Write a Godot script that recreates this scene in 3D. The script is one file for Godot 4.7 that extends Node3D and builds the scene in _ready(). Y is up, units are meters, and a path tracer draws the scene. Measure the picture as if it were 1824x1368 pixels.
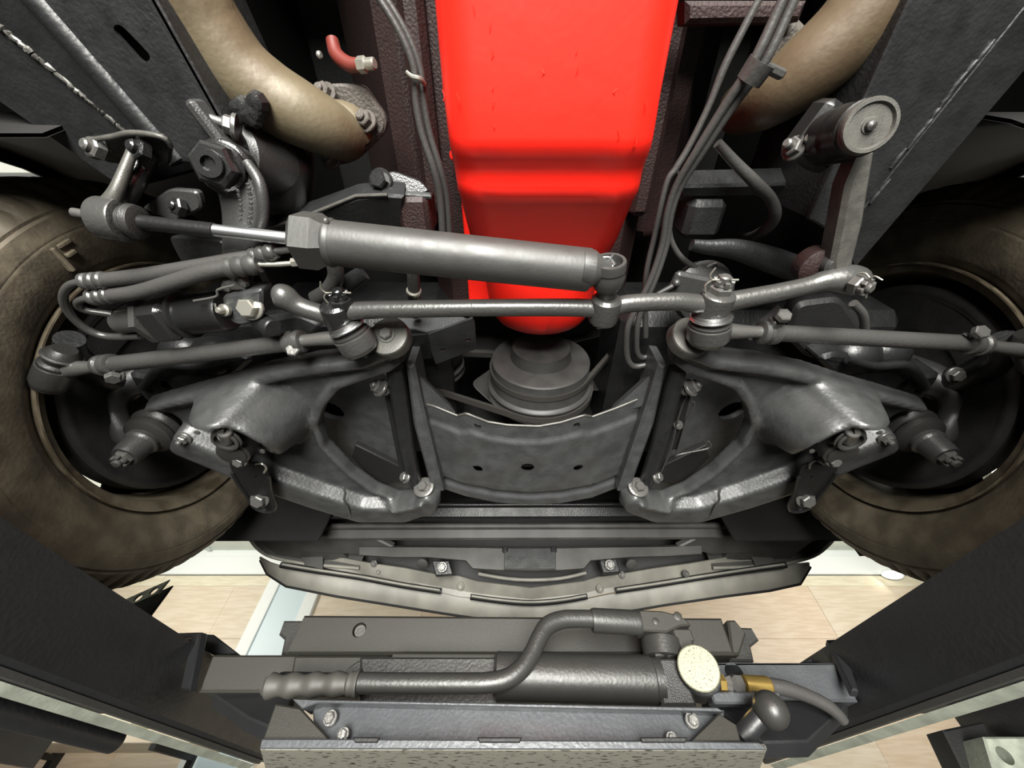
extends Node3D
# Underside of an old sports car on a ramp lift, seen from below. Heights h are metres above the eye, f is metres forward of it, x to the right.
const FL := 660.0          # focal length in pixels of the 1824x1368 frame
const EYE := 1.5           # eye above the floor
const PITCH := 0.8988      # the lens looks up by 51.5 degrees
const MIDX := 0.035        # the car's centre line
var M := {}
var taken := {}
var rng := RandomNumberGenerator.new()


# ---------------------------------------------------------------- measuring: where the line of sight through a pixel meets a plane
static func ray(u: float, v: float) -> Vector3:
	var a := (u - 912.0) / FL
	var b := -(v - 684.0) / FL
	return Vector3(a, sin(PITCH) + b * cos(PITCH), -(cos(PITCH) - b * sin(PITCH)))

static func W(x: float, h: float, f: float) -> Vector3:
	return Vector3(x, EYE + h, -f)

static func P(u: float, v: float, h: float) -> Vector3:      # at height h
	var r := ray(u, v)
	return r * (h / r.y) + Vector3(0, EYE, 0)

static func PX(u: float, v: float, x: float) -> Vector3:     # at x
	var r := ray(u, v)
	return r * (x / r.x) + Vector3(0, EYE, 0)

static func PF(u: float, v: float, f: float) -> Vector3:     # at forward distance f
	var r := ray(u, v)
	return r * (f / -r.z) + Vector3(0, EYE, 0)

static func mir(p: Vector3, s: int) -> Vector3:              # the car's other side
	return p if s < 0 else Vector3(2.0 * MIDX - p.x, p.y, p.z)

static func V4(p: Vector3, r: float) -> Vector4:
	return Vector4(p.x, p.y, p.z, r)

static func V3(q: Vector4) -> Vector3:
	return Vector3(q.x, q.y, q.z)

static func sm(k: Array, n := 6) -> Array:                    # a smooth run through [point + radius] knots
	var out := []
	for i in k.size() - 1:
		var a: Vector4 = k[maxi(i - 1, 0)]
		var b: Vector4 = k[i]
		var c: Vector4 = k[i + 1]
		var d: Vector4 = k[mini(i + 2, k.size() - 1)]
		for j in n:
			var t := float(j) / n
			out.append(0.5 * (2.0 * b + (c - a) * t + (2.0 * a - 5.0 * b + 4.0 * c - d) * t * t + (3.0 * b - a - 3.0 * c + d) * t * t * t))
	out.append(k[-1])
	return out

static func rounded(pts: Array, r: float, n := 4) -> Array:   # a polygon with its corners rounded
	var out := []
	var c := pts.size()
	for i in c:
		var a: Vector3 = pts[(i + c - 1) % c]
		var b: Vector3 = pts[i]
		var d: Vector3 = pts[(i + 1) % c]
		var p := b + (a - b).limit_length(minf(r, 0.45 * a.distance_to(b)))
		var q := b + (d - b).limit_length(minf(r, 0.45 * d.distance_to(b)))
		for j in n + 1:
			var t := float(j) / n
			out.append(p * (1 - t) * (1 - t) + b * 2 * t * (1 - t) + q * t * t)
	return out

static func side_of(d: Vector3) -> Vector3:
	var s := d.cross(Vector3.UP)
	if s.length() < 0.05:
		s = d.cross(Vector3.RIGHT)
	return s.normalized()

static func disc(c: Vector3, nrm: Vector3, r: float, n := 20, ry := -1.0) -> Array:
	var e := side_of(nrm)
	var g := nrm.normalized().cross(e)
	var out := []
	for i in n:
		var a := TAU * i / n
		out.append(c + e * cos(a) * r + g * sin(a) * (r if ry < 0 else ry))
	return out


# ---------------------------------------------------------------- shapes: triangles collected for one mesh
class MB:
	var t := PackedVector3Array()

	func tri(a: Vector3, b: Vector3, c: Vector3, want: Vector3) -> void:
		if (c - a).cross(b - a).dot(want) >= 0.0:
			t.append(a); t.append(b); t.append(c)
		else:
			t.append(a); t.append(c); t.append(b)

	func quad(a: Vector3, b: Vector3, c: Vector3, d: Vector3, want: Vector3) -> void:
		tri(a, b, c, want)
		tri(a, c, d, want)

	func orient(from: int) -> void:
		var c := Vector3.ZERO
		for i in range(from, t.size()):
			c += t[i]
		c /= maxi(1, t.size() - from)
		var vol := 0.0
		for i in range(from, t.size(), 3):
			vol += (t[i] - c).dot((t[i + 2] - c).cross(t[i + 1] - c))
		if vol < 0.0:
			for i in range(from, t.size(), 3):
				var k := t[i + 1]
				t[i + 1] = t[i + 2]
				t[i + 2] = k

	func rings(rs: Array, cap0 := true, cap1 := true, closed := false) -> void:
		var from := t.size()
		var n: int = rs[0].size()
		for i in rs.size() - (0 if closed else 1):
			var a: PackedVector3Array = rs[i]
			var b: PackedVector3Array = rs[(i + 1) % rs.size()]
			for j in n:
				var k := (j + 1) % n
				t.append(a[j]); t.append(a[k]); t.append(b[k])
				t.append(a[j]); t.append(b[k]); t.append(b[j])
		if not closed:
			for e in 2:
				if not [cap0, cap1][e]:
					continue
				var r: PackedVector3Array = rs[0] if e == 0 else rs[-1]
				var c := Vector3.ZERO
				for p in r:
					c += p
				c /= n
				for j in n:
					var k := (j + 1) % n
					t.append(c)
					if e == 0:
						t.append(r[k]); t.append(r[j])
					else:
						t.append(r[j]); t.append(r[k])
		orient(from)

	func tube(path: Array, sides := 14, caps := true, flat := 1.0, up := Vector3.ZERO) -> void:    # path of Vector4 (point, radius)
		var rs := []
		var e := Vector3.ZERO
		for i in path.size():
			var a: Vector4 = path[maxi(i - 1, 0)]
			var b: Vector4 = path[mini(i + 1, path.size() - 1)]
			var d := (Vector3(b.x, b.y, b.z) - Vector3(a.x, a.y, a.z)).normalized()
			if e == Vector3.ZERO:
				e = d.cross(up if up != Vector3.ZERO else Vector3(0.31, 0.9, 0.2)).normalized()
			e = (d.cross(up) if up != Vector3.ZERO else e - d * e.dot(d)).normalized()
			var g := d.cross(e)
			var ring := PackedVector3Array()
			var q: Vector4 = path[i]
			for j in sides:
				var w := TAU * j / sides
				ring.append(Vector3(q.x, q.y, q.z) + (e * cos(w) + g * sin(w) * flat) * q.w)
			rs.append(ring)
		rings(rs, caps, caps)

	func lathe(a: Vector3, dir: Vector3, prof: Array, sides := 24, hollow := false, turn := 0.0) -> void:    # profile of Vector2 (along, radius)
		var d := dir.normalized()
		var e := d.cross(Vector3.UP)
		if e.length() < 0.05:
			e = d.cross(Vector3.RIGHT)
		e = e.normalized()
		var g := d.cross(e)
		var rs := []
		for q in prof:
			var ring := PackedVector3Array()
			for j in sides:
				var w := TAU * j / sides + turn
				ring.append(a + d * q.x + (e * cos(w) + g * sin(w)) * maxf(q.y, 1e-5))
			rs.append(ring)
		rings(rs, true, true, hollow)

	func cyl(a: Vector3, b: Vector3, r: float, sides := 20, bevel := 0.0015) -> void:
		var l := a.distance_to(b)
		bevel = minf(bevel, minf(l, r) * 0.4)
		lathe(a, b - a, [Vector2(0, r - bevel), Vector2(bevel, r), Vector2(l - bevel, r), Vector2(l, r - bevel)], sides)

	func ball(c: Vector3, r: float, sx := Vector3.ONE, n := 16) -> void:
		var rs := []
		for i in n / 2 + 1:
			var p := PI * i / (n / 2)
			var ring := PackedVector3Array()
			for j in n:
				var w := TAU * j / n
				ring.append(c + Vector3(maxf(sin(p), 1e-4) * cos(w), cos(p), maxf(sin(p), 1e-4) * sin(w)) * r * sx)
			rs.append(ring)
		rings(rs)

	func hex(a: Vector3, dir: Vector3, r: float, h: float, turn := 0.0) -> void:
		var c := minf(r * 0.16, h * 0.3)
		lathe(a, dir, [Vector2(0, r), Vector2(h - c, r), Vector2(h, r - c)], 6, false, turn)

	func box(c: Vector3, size: Vector3, bas := Basis.IDENTITY, bev := 0.002) -> void:
		var s := size / 2.0
		bev = minf(bev, minf(s.x, minf(s.y, s.z)) * 0.6)
		var v := func(i: Vector3, ax: int) -> Vector3:
			var k := s
			for q in 3:
				if q != ax:
					k[q] -= bev
			return c + bas * (i * k)
		for ax in 3:
			var b1 := (ax + 1) % 3
			var b2 := (ax + 2) % 3
			for sg in [-1.0, 1.0]:
				var q := []
				for w in [[-1.0, -1.0], [1.0, -1.0], [1.0, 1.0], [-1.0, 1.0]]:
					var i := Vector3.ZERO
					i[ax] = sg; i[b1] = w[0]; i[b2] = w[1]
					q.append(v.call(i, ax))
				var nn := Vector3.ZERO
				nn[ax] = sg
				quad(q[0], q[1], q[2], q[3], bas * nn)
			for s1 in [-1.0, 1.0]:
				for s2 in [-1.0, 1.0]:
					var i0 := Vector3.ZERO
					i0[b1] = s1; i0[b2] = s2; i0[ax] = -1.0
					var i1 := i0
					i1[ax] = 1.0
					var nn := Vector3.ZERO
					nn[b1] = s1; nn[b2] = s2
					quad(v.call(i0, b1), v.call(i1, b1), v.call(i1, b2), v.call(i0, b2), bas * nn)
		for x in [-1.0, 1.0]:
			for y in [-1.0, 1.0]:
				for z in [-1.0, 1.0]:
					var i := Vector3(x, y, z)
					tri(v.call(i, 0), v.call(i, 1), v.call(i, 2), bas * i)

	# a flat plate of any outline, with holes: it reaches from the outline's plane along nrm
	func slab(poly: Array, nrm: Vector3, thick: float, bev := 0.0015, holes := []) -> void:
		var n := Vector3.ZERO
		var o := Vector3.ZERO
		for i in poly.size():
			n += (Vector3(poly[i]) - Vector3(poly[0])).cross(Vector3(poly[(i + 1) % poly.size()]) - Vector3(poly[0]))
			o += Vector3(poly[i]) / poly.size()
		n = n.normalized()
		if n.dot(nrm) < 0.0:
			n = -n
		var e: Vector3 = (Vector3(poly[1]) - Vector3(poly[0])).normalized()
		e = (e - n * e.dot(n)).normalized()
		var g := n.cross(e)
		var to2 := func(p: Vector3) -> Vector2: return Vector2((p - o).dot(e), (p - o).dot(g))
		var to3 := func(q: Vector2, z: float) -> Vector3: return o + e * q.x + g * q.y + n * z
		var flat := PackedVector2Array()
		for p in poly:
			var q: Vector2 = to2.call(p)
			if flat.is_empty() or flat[-1].distance_to(q) > 1e-5:
				flat.append(q)
		if flat[0].distance_to(flat[-1]) < 1e-5:
			flat.remove_at(flat.size() - 1)
		if Geometry2D.is_polygon_clockwise(flat):
			flat.reverse()
		var inn := PackedVector2Array()
		var c := flat.size()
		for i in c:
			var a := (flat[i] - flat[(i + c - 1) % c]).normalized()
			var b := (flat[(i + 1) % c] - flat[i]).normalized()
			var na := Vector2(-a.y, a.x)
			var nb := Vector2(-b.y, b.x)
			var m := (na + nb)
			m = m.normalized() if m.length() > 0.05 else na
			inn.append(flat[i] + m * bev / maxf(0.5, m.dot(na)))
		for i in c:
			var k := (i + 1) % c
			var b := (flat[k] - flat[i])
			var outw: Vector3 = e * b.y - g * b.x
			quad(to3.call(flat[i], bev), to3.call(flat[k], bev), to3.call(flat[k], thick - bev), to3.call(flat[i], thick - bev), outw)
			quad(to3.call(inn[i], 0.0), to3.call(inn[k], 0.0), to3.call(flat[k], bev), to3.call(flat[i], bev), outw - n * b.length())
			quad(to3.call(inn[i], thick), to3.call(inn[k], thick), to3.call(flat[k], thick - bev), to3.call(flat[i], thick - bev), outw + n * b.length())
		var face := inn
		for hole in holes:
			var hp := PackedVector2Array()
			for p in hole:
				hp.append(to2.call(p))
			if not Geometry2D.is_polygon_clockwise(hp):
				hp.reverse()
			var m := hp.size()
			for i in m:
				var k := (i + 1) % m
				var b := hp[k] - hp[i]
				quad(to3.call(hp[i], 0.0), to3.call(hp[k], 0.0), to3.call(hp[k], thick), to3.call(hp[i], thick), e * b.y - g * b.x)
			var best := 1e9
			var bi := 0
			var bj := 0
			for i in face.size():
				for j in m:
					var w := face[i].distance_squared_to(hp[j])
					if w < best:
						best = w; bi = i; bj = j
			var joined := PackedVector2Array()
			for i in bi + 1:
				joined.append(face[i])
			for j in m:
				joined.append(hp[(bj + j) % m])
			var back := (hp[bj] - face[bi]).normalized()
			var off := Vector2(-back.y, back.x) * -1e-5
			joined.append(hp[bj] - off)
			joined.append(face[bi] - off)
			for i in range(bi + 1, face.size()):
				joined.append(face[i])
			face = joined
		var idx := ears(face)
		for i in range(0, idx.size(), 3):
			tri(to3.call(face[idx[i]], 0.0), to3.call(face[idx[i + 1]], 0.0), to3.call(face[idx[i + 2]], 0.0), -n)
			tri(to3.call(face[idx[i]], thick), to3.call(face[idx[i + 1]], thick), to3.call(face[idx[i + 2]], thick), n)

	# fills an outline (counter-clockwise, holes already joined to it) with triangles
	static func ears(f: PackedVector2Array) -> PackedInt32Array:
		var left := []
		for i in f.size():
			left.append(i)
		var out := PackedInt32Array()
		while left.size() > 3:
			var n := left.size()
			var pick := -1
			var spare := -1
			var widest := -1e9
			for i in n:
				var a := f[left[(i + n - 1) % n]]
				var b := f[left[i]]
				var c := f[left[(i + 1) % n]]
				var area := (b - a).cross(c - b)
				if area > widest:
					widest = area
					spare = i
				if area <= 1e-12:
					if (b - a).length() < 1e-7 or (c - b).length() < 1e-7:
						pick = i
						break
					continue
				var ok := true
				for k in left:
					var p := f[k]
					if p.distance_squared_to(a) < 4e-10 or p.distance_squared_to(b) < 4e-10 or p.distance_squared_to(c) < 4e-10:
						continue
					if (b - a).cross(p - a) >= 0.0 and (c - b).cross(p - b) >= 0.0 and (a - c).cross(p - c) >= 0.0:
						ok = false
						break
				if ok:
					pick = i
					break
			if pick < 0:
				pick = spare
			out.append_array([left[(pick + n - 1) % n], left[pick], left[(pick + 1) % n]])
			left.remove_at(pick)
		out.append_array([left[0], left[1], left[2]])
		return out

	# a sheet over a grid of points, thickened along "thick"
	func sheet(g: Array, thick: Vector3) -> void:
		var from := t.size()
		var nr := g.size()
		var nc: int = g[0].size()
		for i in nr - 1:
			for j in nc - 1:
				quad(g[i][j], g[i][j + 1], g[i + 1][j + 1], g[i + 1][j], -thick)
				quad(g[i][j] + thick, g[i][j + 1] + thick, g[i + 1][j + 1] + thick, g[i + 1][j] + thick, thick)
		for i in nr - 1:
			quad(g[i][0], g[i + 1][0], g[i + 1][0] + thick, g[i][0] + thick, g[i][0] - g[i][1])
			quad(g[i][nc - 1], g[i + 1][nc - 1], g[i + 1][nc - 1] + thick, g[i][nc - 1] + thick, g[i][nc - 1] - g[i][nc - 2])
		for j in nc - 1:
			quad(g[0][j], g[0][j + 1], g[0][j + 1] + thick, g[0][j] + thick, g[0][j] - g[1][j])
			quad(g[nr - 1][j], g[nr - 1][j + 1], g[nr - 1][j + 1] + thick, g[nr - 1][j] + thick, g[nr - 1][j] - g[nr - 2][j])

	# surface nets: the zero level of a sampled field
	func nets(fld: PackedFloat32Array, dims: Vector3i, org: Vector3, cell: Vector3) -> void:
		var nx := dims.x
		var ny := dims.y
		var nz := dims.z
		var sy := nx
		var sz := nx * ny
		var vid := {}
		var offs := [0, 1, sy, 1 + sy, sz, 1 + sz, sy + sz, 1 + sy + sz]
		var edges := [[0, 1], [2, 3], [4, 5], [6, 7], [0, 2], [1, 3], [4, 6], [5, 7], [0, 4], [1, 5], [2, 6], [3, 7]]
		var cp := []
		for i in 8:
			cp.append(Vector3(i & 1, (i >> 1) & 1, i >> 2))
		for z in nz - 1:
			for y in ny - 1:
				for x in nx - 1:
					var b := x + y * sy + z * sz
					var neg := 0
					for o in offs:
						if fld[b + o] < 0.0:
							neg += 1
					if neg == 0 or neg == 8:
						continue
					var p := Vector3.ZERO
					var k := 0
					for ed in edges:
						var fa := fld[b + offs[ed[0]]]
						var fb := fld[b + offs[ed[1]]]
						if (fa < 0.0) != (fb < 0.0):
							p += cp[ed[0]].lerp(cp[ed[1]], fa / (fa - fb))
							k += 1
					vid[b] = org + (Vector3(x, y, z) + p / k) * cell
		for b in vid:
			var x: int = b % nx
			var y: int = (b / sy) % ny
			var z: int = b / sz
			var a := fld[b]
			for ax in 3:
				var o: int = [1, sy, sz][ax]
				var q: int = [sy, sz, 1][ax]
				var w: int = [sz, 1, sy][ax]
				if [y, z, x][ax] == 0 or [z, x, y][ax] == 0:
					continue
				var c := fld[b + o]
				if (a < 0.0) == (c < 0.0) or not vid.has(b - q) or not vid.has(b - w) or not vid.has(b - q - w):
					continue
				var dir := Vector3.ZERO
				dir[ax] = 1.0 if a < 0.0 else -1.0
				quad(vid[b], vid[b - q], vid[b - q - w], vid[b - w], dir)

	func mirror(two_mid: float) -> MB:
		var o := MB.new()
		o.t = t.duplicate()
		for i in o.t.size():
			o.t[i].x = two_mid - o.t[i].x
		for i in range(0, o.t.size(), 3):
			var k := o.t[i + 1]
			o.t[i + 1] = o.t[i + 2]
			o.t[i + 2] = k
		return o

	func mesh(base: Vector3, crease: float) -> ArrayMesh:
		var n := t.size()
		var fu := PackedVector3Array()
		var fn := PackedVector3Array()
		fu.resize(n / 3)
		fn.resize(n / 3)
		var head := {}
		var nxt := PackedInt32Array()
		nxt.resize(n)
		var key := []
		key.resize(n)
		for i in range(0, n, 3):
			var c := (t[i + 2] - t[i]).cross(t[i + 1] - t[i])
			fn[i / 3] = c
			fu[i / 3] = c.normalized()
			for j in 3:
				var k := Vector3i((t[i + j] * 25000.0).round())
				key[i + j] = k
				nxt[i + j] = head.get(k, -1)
				head[k] = i + j
		var pv := PackedVector3Array()
		var nv := PackedVector3Array()
		var lim := cos(deg_to_rad(crease))
		for i in range(0, n, 3):
			var u := fu[i / 3]
			if u == Vector3.ZERO:
				continue
			for j in 3:
				var s := Vector3.ZERO
				var k: int = head[key[i + j]]
				while k >= 0:
					if fu[k / 3].dot(u) > lim:
						s += fn[k / 3]
					k = nxt[k]
				s = s.normalized()
				nv.append(s if s != Vector3.ZERO else u)
				pv.append(t[i + j] - base)
		var arr := []
		arr.resize(Mesh.ARRAY_MAX)
		arr[Mesh.ARRAY_VERTEX] = pv
		arr[Mesh.ARRAY_NORMAL] = nv
		var m := ArrayMesh.new()
		m.add_surface_from_arrays(Mesh.PRIMITIVE_TRIANGLES, arr)
		return m


# ---------------------------------------------------------------- objects
func numbered(called: String, under: Node) -> String:
	var k := str(under.get_instance_id()) + called
	taken[k] = taken.get(k, -1) + 1
	return called if taken[k] == 0 else "%s_%03d" % [called, taken[k]]

func thing(called: String, label: String, category: String, at: Vector3, group := "") -> Node3D:
	var o := Node3D.new()
	o.name = numbered(called, self)
	add_child(o)
	o.position = at
	o.set_meta("label", label)
	o.set_meta("category", category)
	if group:
		o.set_meta("group", group)
	return o

func part(called: String, mb: MB, mat: Material, parent: Node3D, label := "", crease := 38.0) -> MeshInstance3D:
	var base := Vector3.ZERO
	var q: Node = parent
	while q != self:
		base += q.position
		q = q.get_parent()
	var o := MeshInstance3D.new()
	o.name = numbered(called, parent)
	o.mesh = mb.mesh(base, crease)
	o.material_override = mat
	parent.add_child(o)
	if label:
		o.set_meta("label", label)
	return o

func solo(called: String, mb: MB, mat: Material, label: String, category: String, at: Vector3, group := "", crease := 38.0) -> MeshInstance3D:
	var o := MeshInstance3D.new()
	o.name = numbered(called, self)
	o.mesh = mb.mesh(at, crease)
	o.material_override = mat
	add_child(o)
	o.position = at
	o.set_meta("label", label)
	o.set_meta("category", category)
	if group:
		o.set_meta("group", group)
	return o

func struct(called: String, mb: MB, mat: Material) -> MeshInstance3D:
	var o := MeshInstance3D.new()
	o.name = called
	o.mesh = mb.mesh(Vector3.ZERO, 38.0)
	o.material_override = mat
	add_child(o)
	o.set_meta("kind", "structure")
	return o

func bolt(parent: Node3D, p: Vector3, dir: Vector3, r := 0.009, called := "bolt", mat: Material = null, tip := 0.0, washer := true, label := "") -> MeshInstance3D:
	var b := MB.new()
	var d := dir.normalized()
	var z := 0.0
	if washer:
		b.lathe(p - d * 0.002, d, [Vector2(0, r * 1.35), Vector2(0.003, r * 1.35), Vector2(0.004, r * 1.25)], 18)
		z = 0.0018
	b.hex(p + d * z, d, r, r * 0.85, rng.randf() * TAU)
	if tip > 0.0:
		b.cyl(p + d * (z + r * 0.5), p + d * (z + r * 0.85 + tip), r * 0.52, 12)
	return part(called, b, mat if mat else M.bolt, parent, label)

func castle_nut(parent: Node3D, p: Vector3, dir: Vector3, r: float, mat: Material, pin := true) -> void:
	var d := dir.normalized()
	var b := MB.new()
	b.hex(p, d, r, r * 0.9)
	b.lathe(p + d * r * 0.85, d, [Vector2(0, r * 0.78), Vector2(r * 0.2, r * 0.78), Vector2(r * 0.2, r * 0.5)], 12)
	var e := side_of(d)
	for k in 6:
		var w := e.rotated(d, TAU * (k + 0.5) / 6.0)
		b.box(p + d * r * 1.2 + w * r * 0.68, Vector3(r * 0.32, r * 0.5, r * 0.42), Basis(w, d, w.cross(d)), r * 0.05)
	b.cyl(p + d * r * 0.8, p + d * r * 1.75, r * 0.48, 12)
	var nut := part("castle_nut", b, mat, parent)
	if not pin:
		return
	var c := MB.new()
	var q := p + d * r * 1.35
	c.tube([V4(q - e * r * 1.15, r * 0.09), V4(q + e * r * 1.1, r * 0.09)], 8)
	c.tube(sm([V4(q + e * r * 1.05, r * 0.08), V4(q + e * r * 1.35 + d * r * 0.4, r * 0.08), V4(q + e * r * 1.15 + d * r * 1.1, r * 0.07)], 4), 8)
	c.tube(sm([V4(q + e * r * 1.05, r * 0.08), V4(q + e * r * 1.4 - d * r * 0.5, r * 0.08), V4(q + e * r * 1.2 - d * r * 1.1, r * 0.07)], 4), 8)
	part("cotter_pin", c, M.zinc, nut)


# ---------------------------------------------------------------- materials
func noise_tex(freq: float, kind: int, ramp: Array, normal := 0.0, octaves := 4, sd := 1) -> NoiseTexture2D:
	var nz := FastNoiseLite.new()
	nz.noise_type = kind
	nz.frequency = freq
	nz.fractal_octaves = octaves
	nz.seed = sd
	var tx := NoiseTexture2D.new()
	tx.width = 512
	tx.height = 512
	tx.seamless = true
	tx.noise = nz
	if normal > 0.0:
		tx.as_normal_map = true
		tx.bump_strength = normal
	elif ramp.size():
		var g := Gradient.new()
		g.offsets = PackedFloat32Array(ramp.map(func(q): return q[0]))
		g.colors = PackedColorArray(ramp.map(func(q): return q[1] if q[1] is Color else Color(q[1], q[1], q[1])))
		tx.color_ramp = g
	return tx

func mat(c: Color, rough: float, metal := 0.0, o := {}) -> StandardMaterial3D:
	var m := StandardMaterial3D.new()
	m.albedo_color = c
	m.roughness = rough
	m.metallic = metal
	m.metallic_specular = o.get("spec", 0.5)
	m.uv1_triplanar = true
	m.uv1_world_triplanar = true
	var s = o.get("scale", 4.0)
	m.uv1_scale = s if s is Vector3 else Vector3(s, s, s)
	if o.has("color"):
		m.albedo_texture = o.color
	if o.has("rough"):
		m.roughness_texture = o.rough
	if o.has("normal"):
		m.normal_enabled = true
		m.normal_texture = o.normal
		m.normal_scale = o.get("bump", 1.0)
	if o.has("coat"):
		m.clearcoat_enabled = true
		m.clearcoat = o.coat
		m.clearcoat_roughness = o.get("coat_rough", 0.2)
	return m

func make_materials() -> void:
	var SX := FastNoiseLite.TYPE_SIMPLEX_SMOOTH
	var CE := FastNoiseLite.TYPE_CELLULAR
	var n_fine := noise_tex(0.09, SX, [], 2.0, 3, 3)
	var n_cast := noise_tex(0.11, SX, [], 3.5, 3, 5)
	var n_soft := noise_tex(0.012, SX, [], 2.5, 3, 6)
	var r_grime := noise_tex(0.014, SX, [[0.25, 0.8], [0.6, 1.0]], 0, 4, 7)
	var c_grime := noise_tex(0.014, SX, [[0.2, 0.84], [0.7, 1.0]], 0, 5, 8)
	var c_dust := noise_tex(0.008, SX, [[0.3, Color(0.7, 0.64, 0.56)], [0.7, Color(1, 0.95, 0.86)]], 0, 5, 9)
	var c_speck := noise_tex(0.07, SX, [[0.0, 0.9], [0.55, 1.0], [0.69, 1.0], [0.73, Color(2.6, 2.6, 2.5)], [1.0, Color(3.2, 3.2, 3.0)]], 0, 3, 10)
	var c_pipe := noise_tex(0.006, SX, [[0.25, Color(0.8, 0.72, 0.64)], [0.45, Color(0.93, 0.9, 0.82)], [0.7, Color(1, 0.98, 0.92)]], 0, 4, 11)
	var c_wood := noise_tex(0.02, SX, [[0.2, Color(0.95, 0.93, 0.9)], [0.8, Color(1, 1, 1)]], 0, 5, 12)
	var c_chip := noise_tex(0.06, SX, [[0.0, Color(0.25, 0.24, 0.2)], [0.24, Color(0.3, 0.3, 0.25)], [0.31, Color(1, 1, 1)], [1.0, Color(1, 1, 1)]], 0, 3, 13)
	var c_tire := noise_tex(0.010, SX, [[0.25, Color(0.7, 0.67, 0.63)], [0.5, Color(0.84, 0.8, 0.75)], [0.75, Color(1, 0.96, 0.9)]], 0, 5, 14)
	M.chassis = mat(Color(0.25, 0.254, 0.256), 0.45, 0.0, {"normal": n_fine, "bump": 0.35, "rough": r_grime, "color": c_grime})
	M.frame = mat(Color(0.12, 0.122, 0.125), 0.42, 0.0, {"normal": n_fine, "bump": 0.4, "rough": r_grime, "color": c_grime})
	M.arm = mat(Color(0.24, 0.242, 0.242), 0.42, 0.1, {"normal": n_fine, "bump": 0.3, "rough": r_grime, "color": c_grime})
	M.steer = mat(Color(0.27, 0.267, 0.26), 0.36, 0.4, {"normal": n_fine, "bump": 0.35, "rough": r_grime})
	M.satin = mat(Color(0.215, 0.213, 0.206), 0.5, 0.15, {"normal": n_fine, "bump": 0.12, "rough": r_grime})
	M.oily = mat(Color(0.12, 0.12, 0.12), 0.24, 0.1, {"normal": n_cast, "bump": 0.3, "rough": r_grime, "scale": 7.0})
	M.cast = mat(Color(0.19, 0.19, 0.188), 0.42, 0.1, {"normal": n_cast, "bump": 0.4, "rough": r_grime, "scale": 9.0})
	M.castlit = mat(Color(0.29, 0.284, 0.268), 0.45, 0.2, {"normal": n_cast, "bump": 0.25, "color": c_grime, "scale": 9.0})  # lighter copy of cast, the light put into its colour
	M.bolt = mat(Color(0.36, 0.355, 0.345), 0.35, 0.5, {"normal": n_fine, "bump": 0.3})
	M.zinc = mat(Color(0.70, 0.69, 0.65), 0.32, 0.8)
	M.chrome = mat(Color(0.95, 0.96, 0.97), 0.3, 1.0)
	M.black = mat(Color(0.1, 0.1, 0.1), 0.32, 0.1, {"normal": n_fine, "bump": 0.25})
	M.boot = mat(Color(0.15, 0.145, 0.14), 0.42, 0.0, {"normal": n_cast, "bump": 0.3, "scale": 8.0})
	M.hose = mat(Color(0.22, 0.215, 0.21), 0.42, 0.0, {"normal": n_fine, "bump": 0.3})
	M.red = mat(Color(0.92, 0.13, 0.08), 0.38, 0.0, {"normal": n_soft, "bump": 0.25, "scale": 5.0, "coat": 0.15, "coat_rough": 0.3})
	M.redshade = mat(Color(0.13, 0.052, 0.042), 0.6, 0.0, {"color": c_grime, "normal": n_cast, "bump": 0.4})  # the pan red darkened, shade put into its colour
	M.pipe = mat(Color(0.37, 0.345, 0.295), 0.5, 0.15, {"color": c_pipe, "normal": n_fine, "bump": 0.2, "scale": 3.0})
	M.plugboot = mat(Color(0.36, 0.13, 0.1), 0.5)
	M.flange = mat(Color(0.31, 0.29, 0.27), 0.6, 0.2, {"normal": n_cast, "bump": 0.5, "color": c_grime})
	M.dark = mat(Color(0.055, 0.054, 0.053), 0.6, 0.0, {"normal": n_fine, "bump": 0.3})
	M.liner = mat(Color(0.065, 0.06, 0.056), 0.75, 0.0, {"color": c_grime})
	M.tire = mat(Color(0.43, 0.412, 0.372), 0.62, 0.0, {"color": c_tire, "normal": n_fine, "bump": 0.35, "scale": 3.0})
	M.rim = mat(Color(0.5, 0.49, 0.465), 0.5, 0.2, {"color": c_dust, "rough": r_grime, "scale": 5.0})
	M.shield = mat(Color(0.17, 0.168, 0.166), 0.5, 0.1, {"color": c_grime, "normal": n_fine, "bump": 0.3})
	M.belt = mat(Color(0.2, 0.19, 0.18), 0.6)
	M.pulley = mat(Color(0.25, 0.245, 0.24), 0.5, 0.1, {"color": c_grime})
	M.nose = mat(Color(0.53, 0.52, 0.485), 0.5, 0.0, {"color": c_grime, "scale": 1.5})
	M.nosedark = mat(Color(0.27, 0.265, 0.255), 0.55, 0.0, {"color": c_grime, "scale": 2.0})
	M.lift = mat(Color(0.115, 0.117, 0.122), 0.42, 0.0, {"normal": n_fine, "bump": 0.2, "rough": r_grime, "scale": 3.0})
	M.steel = mat(Color(0.72, 0.74, 0.68), 0.4, 0.5, {"color": c_grime, "normal": n_fine, "bump": 0.2})
	M.jack = mat(Color(0.175, 0.17, 0.153), 0.5, 0.1, {"color": c_speck, "normal": n_cast, "bump": 0.25, "scale": 11.0})
	M.jacksmooth = mat(Color(0.19, 0.188, 0.18), 0.45, 0.2, {"normal": n_fine, "bump": 0.25, "rough": r_grime})
	M.grip = mat(Color(0.22, 0.216, 0.2), 0.6)
	M.tray = mat(Color(0.27, 0.278, 0.288), 0.42, 0.3, {"normal": n_fine, "bump": 0.2, "rough": r_grime})
	M.traylow = mat(Color(0.47, 0.46, 0.42), 0.6, 0.0, {"color": c_chip, "scale": 2.0})
	M.gold = mat(Color(0.46, 0.455, 0.375), 0.5, 0.2, {"color": c_chip, "scale": 10.0})
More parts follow.
